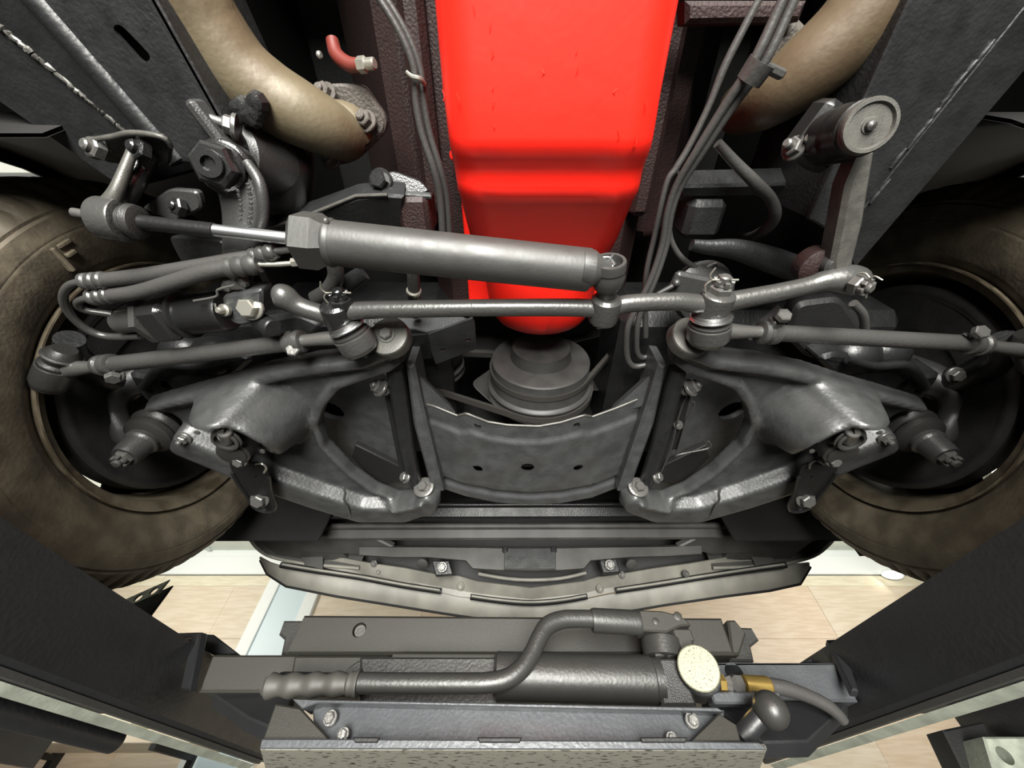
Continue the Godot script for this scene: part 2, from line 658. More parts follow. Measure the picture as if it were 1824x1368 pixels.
	M.brass = mat(Color(0.78, 0.66, 0.38), 0.32, 0.9)
	M.wood = mat(Color(0.86, 0.815, 0.745), 0.5, 0.0, {"color": c_wood, "scale": Vector3(0.25, 2.2, 2.2)})
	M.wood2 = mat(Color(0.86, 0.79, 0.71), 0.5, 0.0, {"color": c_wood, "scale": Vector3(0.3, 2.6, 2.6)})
	M.wood3 = mat(Color(0.89, 0.87, 0.79), 0.5, 0.0, {"color": c_wood, "scale": Vector3(0.3, 2.0, 2.0)})
	M.white = mat(Color(0.92, 0.94, 0.94), 0.5)
	M.grey = mat(Color(0.55, 0.56, 0.56), 0.6)
	M.pale = mat(Color(0.80, 0.87, 0.90), 0.4)
	M.ceil = mat(Color(0.88, 0.9, 0.86), 0.6)
	M.floor = mat(Color(0.3, 0.305, 0.31), 0.4, 0.0, {"color": c_wood, "scale": 0.6})
	M.brown = mat(Color(0.36, 0.22, 0.17), 0.6, 0.0, {"color": c_wood})


func glow(c: Color, e: float) -> StandardMaterial3D:
	var m := StandardMaterial3D.new()
	m.albedo_color = Color(0.9, 0.9, 0.9)
	m.emission_enabled = true
	m.emission = c
	m.emission_energy_multiplier = e
	return m

func area(at: Vector3, look: Vector3, size: Vector2, e: float, c: Color) -> void:
	var l := AreaLight3D.new()
	l.name = "lamp_light"
	add_child(l, true)
	l.area_size = size
	l.light_energy = e
	l.light_color = c
	l.area_range = 20.0
	l.area_attenuation = 2.0
	l.shadow_enabled = true
	l.look_at_from_position(at, look, Vector3.UP if absf((look - at).normalized().y) < 0.95 else Vector3.FORWARD)


# ---------------------------------------------------------------- the workshop
func build_room() -> void:
	var b := MB.new()
	b.box(Vector3(0, -0.1, 0), Vector3(12.6, 0.2, 10.6))
	struct("floor", b, M.floor)
	b = MB.new()
	b.box(Vector3(0, EYE + 2.7, 0), Vector3(12.6, 0.2, 10.6))
	var cl := struct("ceiling", b, M.ceil)
	for k in 9:
		b = MB.new()
		b.box(Vector3(-5.6 + k * 1.4, EYE + 2.585, 0), Vector3(0.05, 0.03, 10.0), Basis.IDENTITY, 0.004)
		part("joint_strip", b, M.white, cl)
	for k in 6:
		b = MB.new()
		b.box(Vector3(0, EYE + 2.592, -4.1 + k * 1.6), Vector3(12.0, 0.016, 0.03), Basis.IDENTITY, 0.004)
		part("joint_strip", b, M.white, cl)
	for s in [[-6.1, "left"], [6.1, "right"]]:
		b = MB.new()
		b.box(Vector3(s[0], 2.05, 0), Vector3(0.2, 4.1, 10.4))
		struct("wall_" + s[1], b, M.grey)
	b = MB.new()
	b.box(Vector3(0, 2.05, 5.1), Vector3(12.0, 4.1, 0.2))
	struct("wall_back", b, M.grey)
	b = MB.new()
	b.box(Vector3(0, 2.05, -5.13), Vector3(12.0, 4.1, 0.2))
	var w := struct("wall_front", b, M.white)
	# the front wall is clad in pale wood boards up to a white band
	var row := 0
	var y := 0.0
	for hh in [1.2, 1.2, 0.62, 0.58, 0.13]:
		var x := -6.0
		var first := true
		while x < 6.0:
			var l := 2.44 if not first else 1.0 + fmod(row * 1.22, 2.2)
			first = false
			var x1 := minf(6.0, x + l)
			b = MB.new()
			b.box(Vector3((x + x1) / 2, y + hh / 2, -5.0 + rng.randf() * 0.002), Vector3(x1 - x - 0.002, hh - 0.002, 0.05), Basis.IDENTITY, 0.0015)
			part("board", b, M.wood3 if row == 4 else [M.wood, M.wood2, M.wood][(row + int(x + 6)) % 3], w)
			x = x1
		row += 1
		y += hh
	b = MB.new()
	b.box(Vector3(0, 3.86, -4.985), Vector3(12.0, 0.24, 0.07), Basis.IDENTITY, 0.004)
	struct("trim_1", b, M.white)
	# a tall white framed pane in the front wall
	var dx0 := -3.10
	b = MB.new()
	b.box(Vector3(dx0 + 0.06, 1.86, -4.955), Vector3(0.15, 3.72, 0.05), Basis.IDENTITY, 0.006)
	b.box(Vector3(dx0 + 0.60, 1.86, -4.955), Vector3(0.15, 3.72, 0.05), Basis.IDENTITY, 0.006)
	var wd := struct("window_1", b, M.white)
	for k in 4:
		b = MB.new()
		b.box(Vector3(dx0 + 0.33, 0.5 + k * 0.92, -4.965), Vector3(0.41, 0.905, 0.03), Basis.IDENTITY, 0.004)
		part("pane", b, M.pale, wd)
	var wlm := thing("wall_glow", "small glowing oval spot on the front wall beside the right tyre", "lamp", PF(1590, 1024, 4.96))  # a glowing oval set on the boards
	b = MB.new()
	b.ball(PF(1590, 1024, 4.95), 0.15, Vector3(1.0, 0.42, 0.25), 24)
	part("base", b, M.white, wlm)
	b = MB.new()
	b.ball(PF(1590, 1024, 4.93), 0.13, Vector3(1.0, 0.4, 0.3), 24)
	part("glass", b, glow(Color(1, 0.97, 0.88), 3.5), wlm)
	area(PF(1590, 1024, 4.85), PF(1590, 1100, 3.0), Vector2(0.25, 0.1), 0.12, Color(1, 0.96, 0.86))
	# lamps: panels added to brighten wall and ceiling, and a work lamp on the floor behind the eye
	for q in [[-4.3, 2.0, -2.6, -2.2, 1.9, -5.0, 1.0], [4.3, 2.0, -2.6, 2.2, 1.9, -5.0, 1.0]]:  # floods added to brighten the upper band of the front wall
		var p := Vector3(q[0], EYE + q[1], q[2])
		var to := Vector3(q[3], EYE + q[4], q[5])
		var sd := "left" if q[0] < 0 else "right"
		var lb := Basis.looking_at(to - p, Vector3.UP)
		var lp := thing("added_flood", "added white flood light panel hung from the ceiling to brighten the %s half of the front wall" % sd, "lamp", p, "added flood lights")
		b = MB.new()
		b.box(p + lb.z * 0.025, Vector3(1.26, 0.56, 0.03), lb, 0.004)
		part("casing", b, M.white, lp)
		b = MB.new()
		b.box(p, Vector3(1.2, 0.5, 0.01), lb, 0.002)
		part("diffuser", b, glow(Color(1, 0.98, 0.94), 3.0), lp)
		b = MB.new()
		b.cyl(p + lb.z * 0.03, Vector3(p.x, EYE + 2.6, p.z) + lb.z * 0.03, 0.012)
		part("hanger", b, M.white, lp)
		area(p - lb.z * 0.012, to, Vector2(1.2, 0.5), LAMP * q[6], Color(1, 0.98, 0.94))
	for q in [[-3.25, -0.55], [3.35, -0.55]]:  # unseen panels added to brighten the ceiling patch past the tyre
		var sd := "left" if q[0] < 0 else "right"
		var lp := thing("added_ceiling_light", "long flat white light added to brighten the ceiling above the %s runway, glimpsed over the %s tyre" % [sd, sd], "lamp", Vector3(q[0], EYE + 2.57, q[1]), "added ceiling lights")
		b = MB.new()
		b.box(Vector3(q[0], EYE + 2.578, q[1]), Vector3(1.5, 0.03, 0.8), Basis.IDENTITY, 0.004)
		part("casing", b, M.white, lp)
		for k in 3:
			b = MB.new()
			b.box(Vector3(q[0], EYE + 2.56, q[1] - 0.25 + k * 0.25), Vector3(1.4, 0.012, 0.19), Basis.IDENTITY, 0.003)
			part("diffuser", b, glow(Color(1, 1, 0.93), 0.75), lp)
		area(Vector3(q[0], EYE + 2.545, q[1]), Vector3(q[0], 0, q[1]), Vector2(1.4, 0.7), 1.2, Color(1, 1, 0.95))
	var at := Vector3(WORK[0], WORK[1], WORK[2])
	var aim := Vector3(WORK[3], WORK[4], WORK[5])
	var bas := Basis.looking_at(aim - at, Vector3.UP)
	var wl := thing("work_lamp", "large white work light panel on a floor stand", "lamp", Vector3(at.x, 0, at.z))
	b = MB.new()
	b.box(at - bas.z * -0.03, Vector3(WORK[6] + 0.06, WORK[7] + 0.06, 0.04), bas, 0.006)
	part("casing", b, M.dark, wl)
	b = MB.new()
	b.box(at, Vector3(WORK[6], WORK[7], 0.01), bas, 0.002)
	part("diffuser", b, glow(Color(1, 0.995, 0.97), 3.0), wl)
	b = MB.new()
	b.cyl(Vector3(at.x, 0.02, at.z + 0.12), Vector3(at.x, at.y - 0.1, at.z + 0.12), 0.02)
	b.box(Vector3(at.x, 0.015, at.z + 0.1), Vector3(0.6, 0.03, 0.4))
	part("stand", b, M.dark, wl)
	area(at - bas.z * 0.012, aim, Vector2(WORK[6], WORK[7]), WORKE, Color(1, 0.995, 0.97))


# ---------------------------------------------------------------- the lift
func build_lift() -> void:
	for s in [-1, 1]:
		var r := thing("lift_runway", "dark steel lift runway under the %s tyre, its inner face towards the jack" % ["tan-dusted left" if s < 0 else "right"], "runway", Vector3(s * 0.7, EYE, 0), "lift runways")
		var X := func(x: float) -> float: return s * x
		var b: MB
		var prism := func(pts: Array, z0: float, z1: float) -> MB:
			var m := MB.new()
			var q := []
			for p in pts:
				q.append(W(X.call(p[0]), p[1], -z0))
			m.slab(q, Vector3(0, 0, -1), z0 + z1, 0.0012)
			return m
		part("deck", prism.call([[0.478, 0.182], [0.478, 0.19], [0.95, 0.19], [0.95, 0.182]], 2.6, 1.05), M.lift, r)
		part("side_channel", prism.call([[0.47, 0.19], [0.47, 0.112], [0.476, 0.106], [0.484, 0.106], [0.484, 0.19]], 2.6, 1.05), M.lift, r)
		part("rail_bead", prism.call([[0.474, 0.106], [0.478, 0.101], [0.486, 0.101], [0.49, 0.106]], 2.6, 1.0), M.jacksmooth, r)
		part("lip_strip", prism.call([[0.487, 0.100], [0.4965, 0.0932], [0.501, 0.0932], [0.502, 0.101]], 2.6, 1.0), M.steel, r, "pale strip along the lower lip")  # strip paler than the channel above it
		b = MB.new()
		b.cyl(W(s * 0.575, 0.098, -2.6), W(s * 0.575, 0.098, 0.74 if s < 0 else 0.5), 0.0135, 24)
		part("rail_tube", b, M.lift, r)
		part("outer_channel", prism.call([[0.944, 0.182], [0.944, 0.10], [0.956, 0.10], [0.956, 0.182]], 2.6, 1.05), M.lift, r)
	# stop plate at the front end of the left runway, its upper edge a strip of holes
	var st := thing("wheel_stop", "black perforated wheel stop at the front end of the left runway, behind the left tyre", "wheel stop", W(-0.8, 0.19, 0.86))
	var a := PF(304, 1034, 0.83)
	var c := PF(205, 1078, 0.845)
	var b := MB.new()
	var dn := Vector3(0, -0.03, 0.004)
	var holes := []
	var out := c + (c - a) * 0.5
	for k in 5:
		holes.append(disc(a.lerp(out, 0.12 + k * 0.185) + dn * 0.5, (out - a).cross(dn), 0.008, 12))
	b.slab([a, out, out + dn, a + dn], (out - a).cross(dn), 0.004, 0.001, holes)
	part("perforated_edge", b, M.steel, st)
	b = MB.new()
	var dp := Vector3(0, -0.005, -0.012)
	b.slab([a + dp, out + dp, Vector3(out.x, EYE + 0.192, out.z - 0.012), Vector3(a.x - 0.01, EYE + 0.192, a.z - 0.012)], Vector3(0, 0, -1), 0.006)
	part("plate", b, M.dark, st)
	# far beams of the lift below the right runway
	var bm := thing("lift_crossbeam", "light grey steel lift beam with a round hole, low behind the right runway", "beam", W(1.5, 0.1, 0.95))
	b = MB.new()
	var q := [PF(1752, 1312, 0.92), PF(1985, 1312, 0.92), PF(1990, 1470, 0.92), PF(1800, 1470, 0.92)]
	b.slab(q, Vector3(0, 0, -1), 0.12, 0.003, [disc(PF(1790, 1346, 0.92), Vector3(0, 0, -1), 0.012)])
	part("beam_body", b, M.steel, bm)
	b = MB.new()
	b.slab([PF(1680, 1300, 0.97), PF(1752, 1285, 0.97), PF(1850, 1480, 0.97), PF(1770, 1480, 0.97)], Vector3(0, 0, -1), 0.05, 0.003)
	part("end_bracket", b, M.dark, bm)
	# timber on racks along the front wall
	var k := 0
	for q2 in [[-5.6, -3.3, 0.696, 0.10, M.wood3, "pale"], [-5.2, -2.7, 0.601, 0.09, M.wood, "tan"], [-5.75, -4.4, 0.787, 0.08, M.brown, "dark brown"]]:
		b = MB.new()
		b.box(Vector3((q2[0] + q2[1]) / 2, EYE + q2[2], -4.55 - 0.0 * k), Vector3(q2[1] - q2[0], q2[3], 0.5), Basis.IDENTITY, 0.006)
		solo("timber_board", b, q2[4], "%s timber board racked on the front wall, low behind the left runway" % q2[5], "timber", Vector3((q2[0] + q2[1]) / 2, EYE + q2[2], -4.5), "racked timber")
		k += 1
	var rk := thing("timber_rack", "black wall rack carrying the timber boards on the front wall", "rack", Vector3(-4.3, EYE - 0.8, -4.9))
	for x in [-5.5, -4.3, -3.0]:
		b = MB.new()
		b.box(Vector3(x, EYE + 0.1, -4.93), Vector3(0.06, 1.9, 0.08))
		b.box(Vector3(x, EYE + 0.535, -4.6), Vector3(0.05, 0.04, 0.62))
		part("bracket", b, M.dark, rk)


# ---------------------------------------------------------------- helpers that turn widths in pixels into metres
static func dep(p: Vector3) -> float:
	return (p.y - EYE) * sin(PITCH) - p.z * cos(PITCH)

static func K(u: float, v: float, h: float, rp: float) -> Vector4:
	var p := P(u, v, h)
	return V4(p, rp * dep(p) / FL)

static func KF(u: float, v: float, f: float, rp: float) -> Vector4:
	var p := PF(u, v, f)
	return V4(p, rp * dep(p) / FL)

static func PP(pts: Array, h: float) -> Array:
	return pts.map(func(q): return P(q[0], q[1], h))

static func PPF(pts: Array, f: float) -> Array:
	return pts.map(func(q): return PF(q[0], q[1], f))

static func seg_d(p: Vector2, a: Vector2, b: Vector2) -> float:
	var ab := b - a
	return (p - a - ab * clampf((p - a).dot(ab) / ab.length_squared(), 0.0, 1.0)).length()

static func line_d(p: Vector2, l: PackedVector2Array) -> float:
	var d := 1e9
	for i in l.size() - 1:
		d = minf(d, seg_d(p, l[i], l[i + 1]))
	return d

static func smax(a: float, b: float, k: float) -> float:
	var h := maxf(k - absf(a - b), 0.0) / k
	return maxf(a, b) + h * h * k * 0.25

static func plan(px: Array, h: float) -> PackedVector2Array:
	var out := PackedVector2Array()
	for q in px:
		var p := P(q[0], q[1], h)
		out.append(Vector2(p.x, -p.z))
	return out


# ---------------------------------------------------------------- lower control arm: a pressed A-arm with a spring cup
const CUP := Vector2(-0.384, 0.383)

func arm_shape() -> MB:
	var edge := plan([[252, 722], [330, 699], [400, 680], [470, 658], [560, 640], [640, 633], [688, 596], [712, 603], [721, 622], [718, 648], [694, 668], [645, 684], [602, 700], [576, 730], [565, 762], [578, 800], [625, 848], [668, 878], [706, 893], [742, 886], [764, 872], [784, 884], [782, 908], [750, 934], [704, 945], [650, 940], [590, 918], [520, 892], [440, 864], [380, 840], [330, 812], [308, 790], [318, 762], [296, 745], [262, 738]], 0.408)
	var poly := Array(edge)
	var ridge := plan([[262, 728], [350, 707], [430, 687], [500, 669], [560, 659], [640, 650], [682, 634]], 0.398)
	var rim := plan([[712, 655], [690, 664], [642, 679], [596, 696], [570, 728], [558, 762], [570, 802], [618, 852], [662, 884], [706, 899], [748, 890]], 0.402)
	var leg := plan([[322, 800], [380, 824], [470, 864], [560, 896], [640, 920], [700, 924], [752, 905]], 0.392)
	var cell := Vector3(0.005, 0.004, 0.005)
	var org := Vector3(-0.63, 0.315, 0.20)
	var dims := Vector3i(104, 34, 92)
	var fld := PackedFloat32Array()
	fld.resize(dims.x * dims.y * dims.z)
	fld.fill(1.0)
	for k in dims.z:
		for i in dims.x:
			var q := Vector2(org.x + i * cell.x, org.z + k * cell.z)
			var d2 := line_d(q, edge)
			d2 = minf(d2, seg_d(q, edge[-1], edge[0]))
			if Geometry2D.is_point_in_polygon(q, edge):
				d2 = -d2
			if d2 > 0.012:
				continue
			var yb := 0.416
			yb -= 0.020 * (1.0 - smoothstep(0.004, 0.021, line_d(q, ridge)))
			yb -= 0.009 * (1.0 - smoothstep(0.002, 0.013, line_d(q, rim)))
			var lg := 0.024 * (1.0 - smoothstep(0.022, 0.037, line_d(q, leg)))
			var r := q.distance_to(CUP)
			var lean := clampf((q - CUP).dot(Vector2(0.72, -0.69)) / 0.055, -1.1, 1.1)
			var cup := (0.053 + 0.033 * lean) * (1.0 - smoothstep(0.053, 0.080, r))
			cup -= 0.030 * (1.0 - smoothstep(0.043, 0.049, r))
			yb -= maxf(lg, cup) + 0.25 * minf(lg, cup)
			for j in dims.y:
				var y := org.y + j * cell.y
				fld[i + j * dims.x + k * dims.x * dims.y] = smax(smax(d2, (yb - y) * 0.75, 0.009), y - 0.436, 0.006)
	var b := MB.new()
	b.nets(fld, dims, org, cell)
	for i in b.t.size():                       # (x, h, f) to the world
		b.t[i] = W(b.t[i].x, b.t[i].y, b.t[i].z)
	for i in range(0, b.t.size(), 3):
		var q := b.t[i + 1]
		b.t[i + 1] = b.t[i + 2]
		b.t[i + 2] = q
	return b

func build_arms() -> void:
	var shape := arm_shape()
	for s in [-1, 1]:
		var sd := "left" if s < 0 else "right"
		var m := func(u, v, h) -> Vector3: return mir(P(u, v, h), s)
		var o := thing("lower_wishbone", "black pressed lower control arm with round spring cup, beside the %s tyre" % sd, "suspension arm", mir(W(-0.4, 0.42, 0.42), s), "lower control arms")
		part("arm_plate", shape if s < 0 else shape.mirror(2 * MIDX), M.arm, o, "", 60.0)
		# rear pivot: bushing, washer plate and bolt
		var a: Vector3 = m.call(693, 600, 0.402)
		var bk := Vector3(0.1 * s, -0.55, 0.8).normalized()
		var b := MB.new()
		b.lathe(a - bk * 0.012, bk, [Vector2(0, 0.026), Vector2(0.014, 0.026), Vector2(0.016, 0.0245), Vector2(0.0175, 0.018)], 28)
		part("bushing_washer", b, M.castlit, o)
		bolt(o, a + bk * 0.005, bk, 0.008)
		# front pivot
		a = m.call(757, 872, 0.417)
		b = MB.new()
		b.lathe(a + Vector3(0, 0, 0.004), Vector3(0.15 * s, -0.25, 1), [Vector2(0, 0.019), Vector2(0.006, 0.019), Vector2(0.008, 0.016)], 24)
		part("bushing_washer", b, M.bolt, o)
		bolt(o, a + Vector3(0, -0.002, 0.011), Vector3(0.25 * s, -0.35, 0.9), 0.0095)
		bolt(o, m.call(723, 850, 0.42), Vector3(0.6 * s, -0.3, 0.6), 0.0085)
		bolt(o, m.call(328, 781, 0.395), Vector3(0, -1, 0.15), 0.008, "bolt", null, 0.006)
		# weld seam across the front leg
		b = MB.new()
		var seam := []
		for q in [[611, 868, 0.391], [615, 878, 0.3885], [613, 890, 0.3885], [618, 902, 0.388], [622, 913, 0.390], [624, 920, 0.394]]:
			seam.append(V4(m.call(q[0], q[1], q[2]), 0.0022))
		b.tube(sm(seam, 3), 8)
		part("weld_seam", b, M.chassis, o)
		# spring cup: two drain holes' rims
		for q in [[352, 770, 0.345], [468, 803, 0.345]]:
			b = MB.new()
			b.lathe(m.call(q[0], q[1], q[2]), Vector3(0, -1, 0), [Vector2(0, 0.0036), Vector2(0.0015, 0.0036), Vector2(0.0015, 0.0022)], 14)
			part("rivet", b, M.bolt, o)
		# pivot shaft between the two legs
		var ps := thing("pivot_shaft", "dark ribbed pivot shaft spanning the %s control arm beside the centre plate" % sd, "shaft", m.call(720, 770, 0.43), "pivot shafts")
		b = MB.new()
		b.tube([V4(m.call(703, 655, 0.436), 0.013), V4(m.call(710, 700, 0.434), 0.014), V4(m.call(724, 790, 0.432), 0.014), V4(m.call(741, 862, 0.43), 0.013)], 10, true, 1.0, Vector3.UP)
		part("shaft_bar", b, M.frame, ps)
		b = MB.new()
		b.slab([m.call(684, 700, 0.445), m.call(692, 700, 0.445), m.call(722, 842, 0.44), m.call(712, 842, 0.44)], Vector3(0, 1, 0), 0.02)
		part("shim_plate", b, M.dark, ps)
		b = MB.new()
		var p0: Vector3 = m.call(691, 697, 0.433)
		var d0 := (Vector3(m.call(676, 690, 0.428)) - p0).normalized()
		b.cyl(p0, p0 + d0 * 0.02, 0.008)
		part("stud", b, M.bolt, ps)
		bolt(ps, p0 + d0 * 0.014, d0, 0.0105, "nut", M.bolt, 0.005)
		# shock absorber's lower eye in the cup
		var sk := thing("shock_mount", "round rubber shock absorber mount with bolts, inside the %s spring cup" % sd, "shock mount", mir(W(CUP.x, 0.35, CUP.y), s), "shock absorber mounts")
		a = m.call(420, 800, 0.352)
		b = MB.new()
		b.lathe(a + Vector3(0, 0.02, 0), Vector3(0, -1, 0), [Vector2(0, 0.022), Vector2(0.026, 0.022), Vector2(0.029, 0.0195), Vector2(0.031, 0.0195), Vector2(0.033, 0.016)], 26)
		part("bushing", b, M.boot, sk)
		var tp: Vector3 = m.call(405, 781, 0.342)
		for q in [[0.0, 0.0185], [-0.004, 0.0165]]:
			b = MB.new()
			b.lathe(tp + Vector3(0, q[0], 0), Vector3(0, -1, 0), [Vector2(0, 0.013), Vector2(0, q[1]), Vector2(0.0016, q[1] + 0.0006), Vector2(0.003, q[1]), Vector2(0.003, 0.013)], 24, true)
			part("bushing_ring", b, M.steer, sk)
		b = MB.new()
		b.cyl(m.call(407, 783, 0.345), m.call(400, 768, 0.337), 0.0085)
		part("stem", b, M.bolt, sk)
		bolt(sk, m.call(402, 764, 0.34), mir(Vector3(-0.9, -0.2, 0.35), s) - Vector3(2 * MIDX if s > 0 else 0.0, 0, 0), 0.008, "bolt", null, 0.004, false)
		bolt(sk, m.call(428, 820, 0.345), Vector3(0, -1, 0.3), 0.0075)
		# link bracket hanging off the front leg
		var lb := thing("link_bracket", "dark pressed bracket plate with a bolt, hanging in front of the %s spring cup" % sd, "bracket", m.call(450, 860, 0.38), "link brackets")
		b = MB.new()
		var pts := [[404, 812], [415, 816], [440, 828], [455, 824], [473, 830], [479, 850], [483, 880], [491, 898], [486, 910], [470, 911], [450, 902], [437, 880], [424, 862], [412, 842]]
		var w3 := []
		for i in pts.size():
			w3.append(m.call(pts[i][0], pts[i][1], 0.372))
		b.slab(rounded(w3, 0.006, 3), Vector3(0, 1, 0), 0.004, 0.0014, [disc(m.call(458, 850, 0.372), Vector3.UP, 0.0035, 10)])
		var rim := []
		for q in [[479, 850], [484, 880], [491, 898], [486, 910], [470, 911], [452, 903], [438, 881], [425, 863], [413, 842]]:
			rim.append(V4(m.call(q[0], q[1], 0.371), 0.0028))
		b.tube(sm(rim, 3), 8)
		part("plate", b, M.black, lb)
		b = MB.new()
		b.slab([m.call(404, 812, 0.372), m.call(418, 818, 0.372), m.call(428, 862, 0.372), m.call(418, 850, 0.372)], Vector3(s * -0.3, 1, 0), 0.03, 0.003)
		part("side_wall", b, M.chassis, lb)
		bolt(lb, m.call(463, 889, 0.371), Vector3(-0.05 * s, -1, 0.45), 0.0115)
		if s < 0:
			b = MB.new()
			b.tube(sm([V4(m.call(455, 827, 0.368), 0.0016), V4(m.call(466, 826, 0.366), 0.0016), V4(m.call(474, 833, 0.366), 0.0016), V4(m.call(470, 842, 0.366), 0.0016)], 4), 8)
			part("clip", b, M.zinc, lb)
		else:
			b = MB.new()
			b.tube(sm([V4(P(1442, 834, 0.368), 0.0018), V4(P(1444, 826, 0.366), 0.0018), V4(P(1456, 820, 0.366), 0.0018), V4(P(1470, 827, 0.366), 0.0018), V4(P(1490, 822, 0.366), 0.0018), V4(P(1505, 808, 0.366), 0.0018), V4(P(1520, 813, 0.366), 0.0018)], 4), 8)
			part("edge_bead", b, M.bolt, lb)
		# ball joint below the hub
		var bj := thing("ball_joint", "rusty dark lower ball joint with castle nut, between the %s brake shield and control arm" % sd, "ball joint", m.call(280, 770, 0.42), "lower ball joints")
		a = m.call(287, 757, 0.432)
		var dn: Vector3 = (Vector3(m.call(226, 810, 0.365)) - a).normalized()
		b = MB.new()
		b.lathe(a - dn * 0.01, dn, [Vector2(0, 0.024), Vector2(0.012, 0.036), Vector2(0.018, 0.0375), Vector2(0.024, 0.034), Vector2(0.026, 0.031), Vector2(0.030, 0.034), Vector2(0.038, 0.033), Vector2(0.046, 0.022)], 30)
		part("boot", b, M.boot, bj)
		b = MB.new()
		b.lathe(a + dn * 0.03, dn, [Vector2(0, 0.022), Vector2(0.012, 0.023), Vector2(0.016, 0.0195), Vector2(0.034, 0.0185), Vector2(0.042, 0.0165)], 22)
		part("seat", b, M.cast, bj)
		castle_nut(bj, a + dn * 0.066, dn, 0.0125, M.bolt, false)
		# knuckle arm that carries the joint
		var kn := thing("steering_knuckle", "dark cast steering knuckle bolted to the %s brake shield" % sd, "knuckle", m.call(240, 700, 0.45), "steering knuckles")
		b = MB.new()
		b.tube(sm([V4(m.call(262, 790, 0.41), 0.017), V4(m.call(225, 775, 0.42), 0.018), V4(m.call(205, 740, 0.44), 0.017), V4(m.call(205, 705, 0.46), 0.02), V4(m.call(235, 680, 0.49), 0.028), V4(m.call(300, 660, 0.53), 0.035)], 6), 16)
		part("forged_arm", b, M.cast, kn)
		b = MB.new()
		b.tube(sm([V4(m.call(235, 690, 0.49), 0.026), V4(m.call(175, 670, 0.46), 0.022), V4(m.call(130, 632, 0.43), 0.017), V4(m.call(124, 604, 0.425), 0.015)], 6), 16)
		part("steering_arm", b, M.frame, kn)
		# brake caliper lumps above the knuckle
		var cp := thing("brake_caliper", "dark grey brake caliper casting above the %s control arm's rear edge" % sd, "caliper", m.call(320, 680, 0.46), "brake calipers")
		b = MB.new()
		b.slab(rounded(PP([[222, 664], [262, 672], [290, 648], [345, 640], [420, 628], [452, 640], [420, 668], [352, 700], [300, 716], [268, 722], [250, 708]], 0.455).map(func(p): return mir(p, s)), 0.012, 3), Vector3(0, 1, 0), 0.05, 0.006, [disc(m.call(298, 690, 0.455), Vector3.UP, 0.014, 14, 0.007), disc(m.call(270, 698, 0.455), Vector3.UP, 0.004, 8)])
		part("bracket_plate", b, M.frame, cp)
		b = MB.new()
		b.tube(sm([V4(m.call(255, 690, 0.45), 0.006), V4(m.call(278, 662, 0.445), 0.007), V4(m.call(300, 650, 0.445), 0.007), V4(m.call(350, 652, 0.445), 0.006), V4(m.call(400, 640, 0.447), 0.005)], 5), 10)
		part("raised_rib", b, M.frame, cp)
		b = MB.new()
		b.ball(m.call(385, 634, 0.475), 0.032, Vector3(1.2, 0.9, 1))
		b.ball(m.call(330, 628, 0.478), 0.03, Vector3(1.2, 0.9, 1))
		part("piston_housing", b, M.frame, cp)
		bolt(cp, m.call(206, 668, 0.445), Vector3(-0.2 * s, -1, 0.4), 0.009, "bolt", null, 0.0, true)


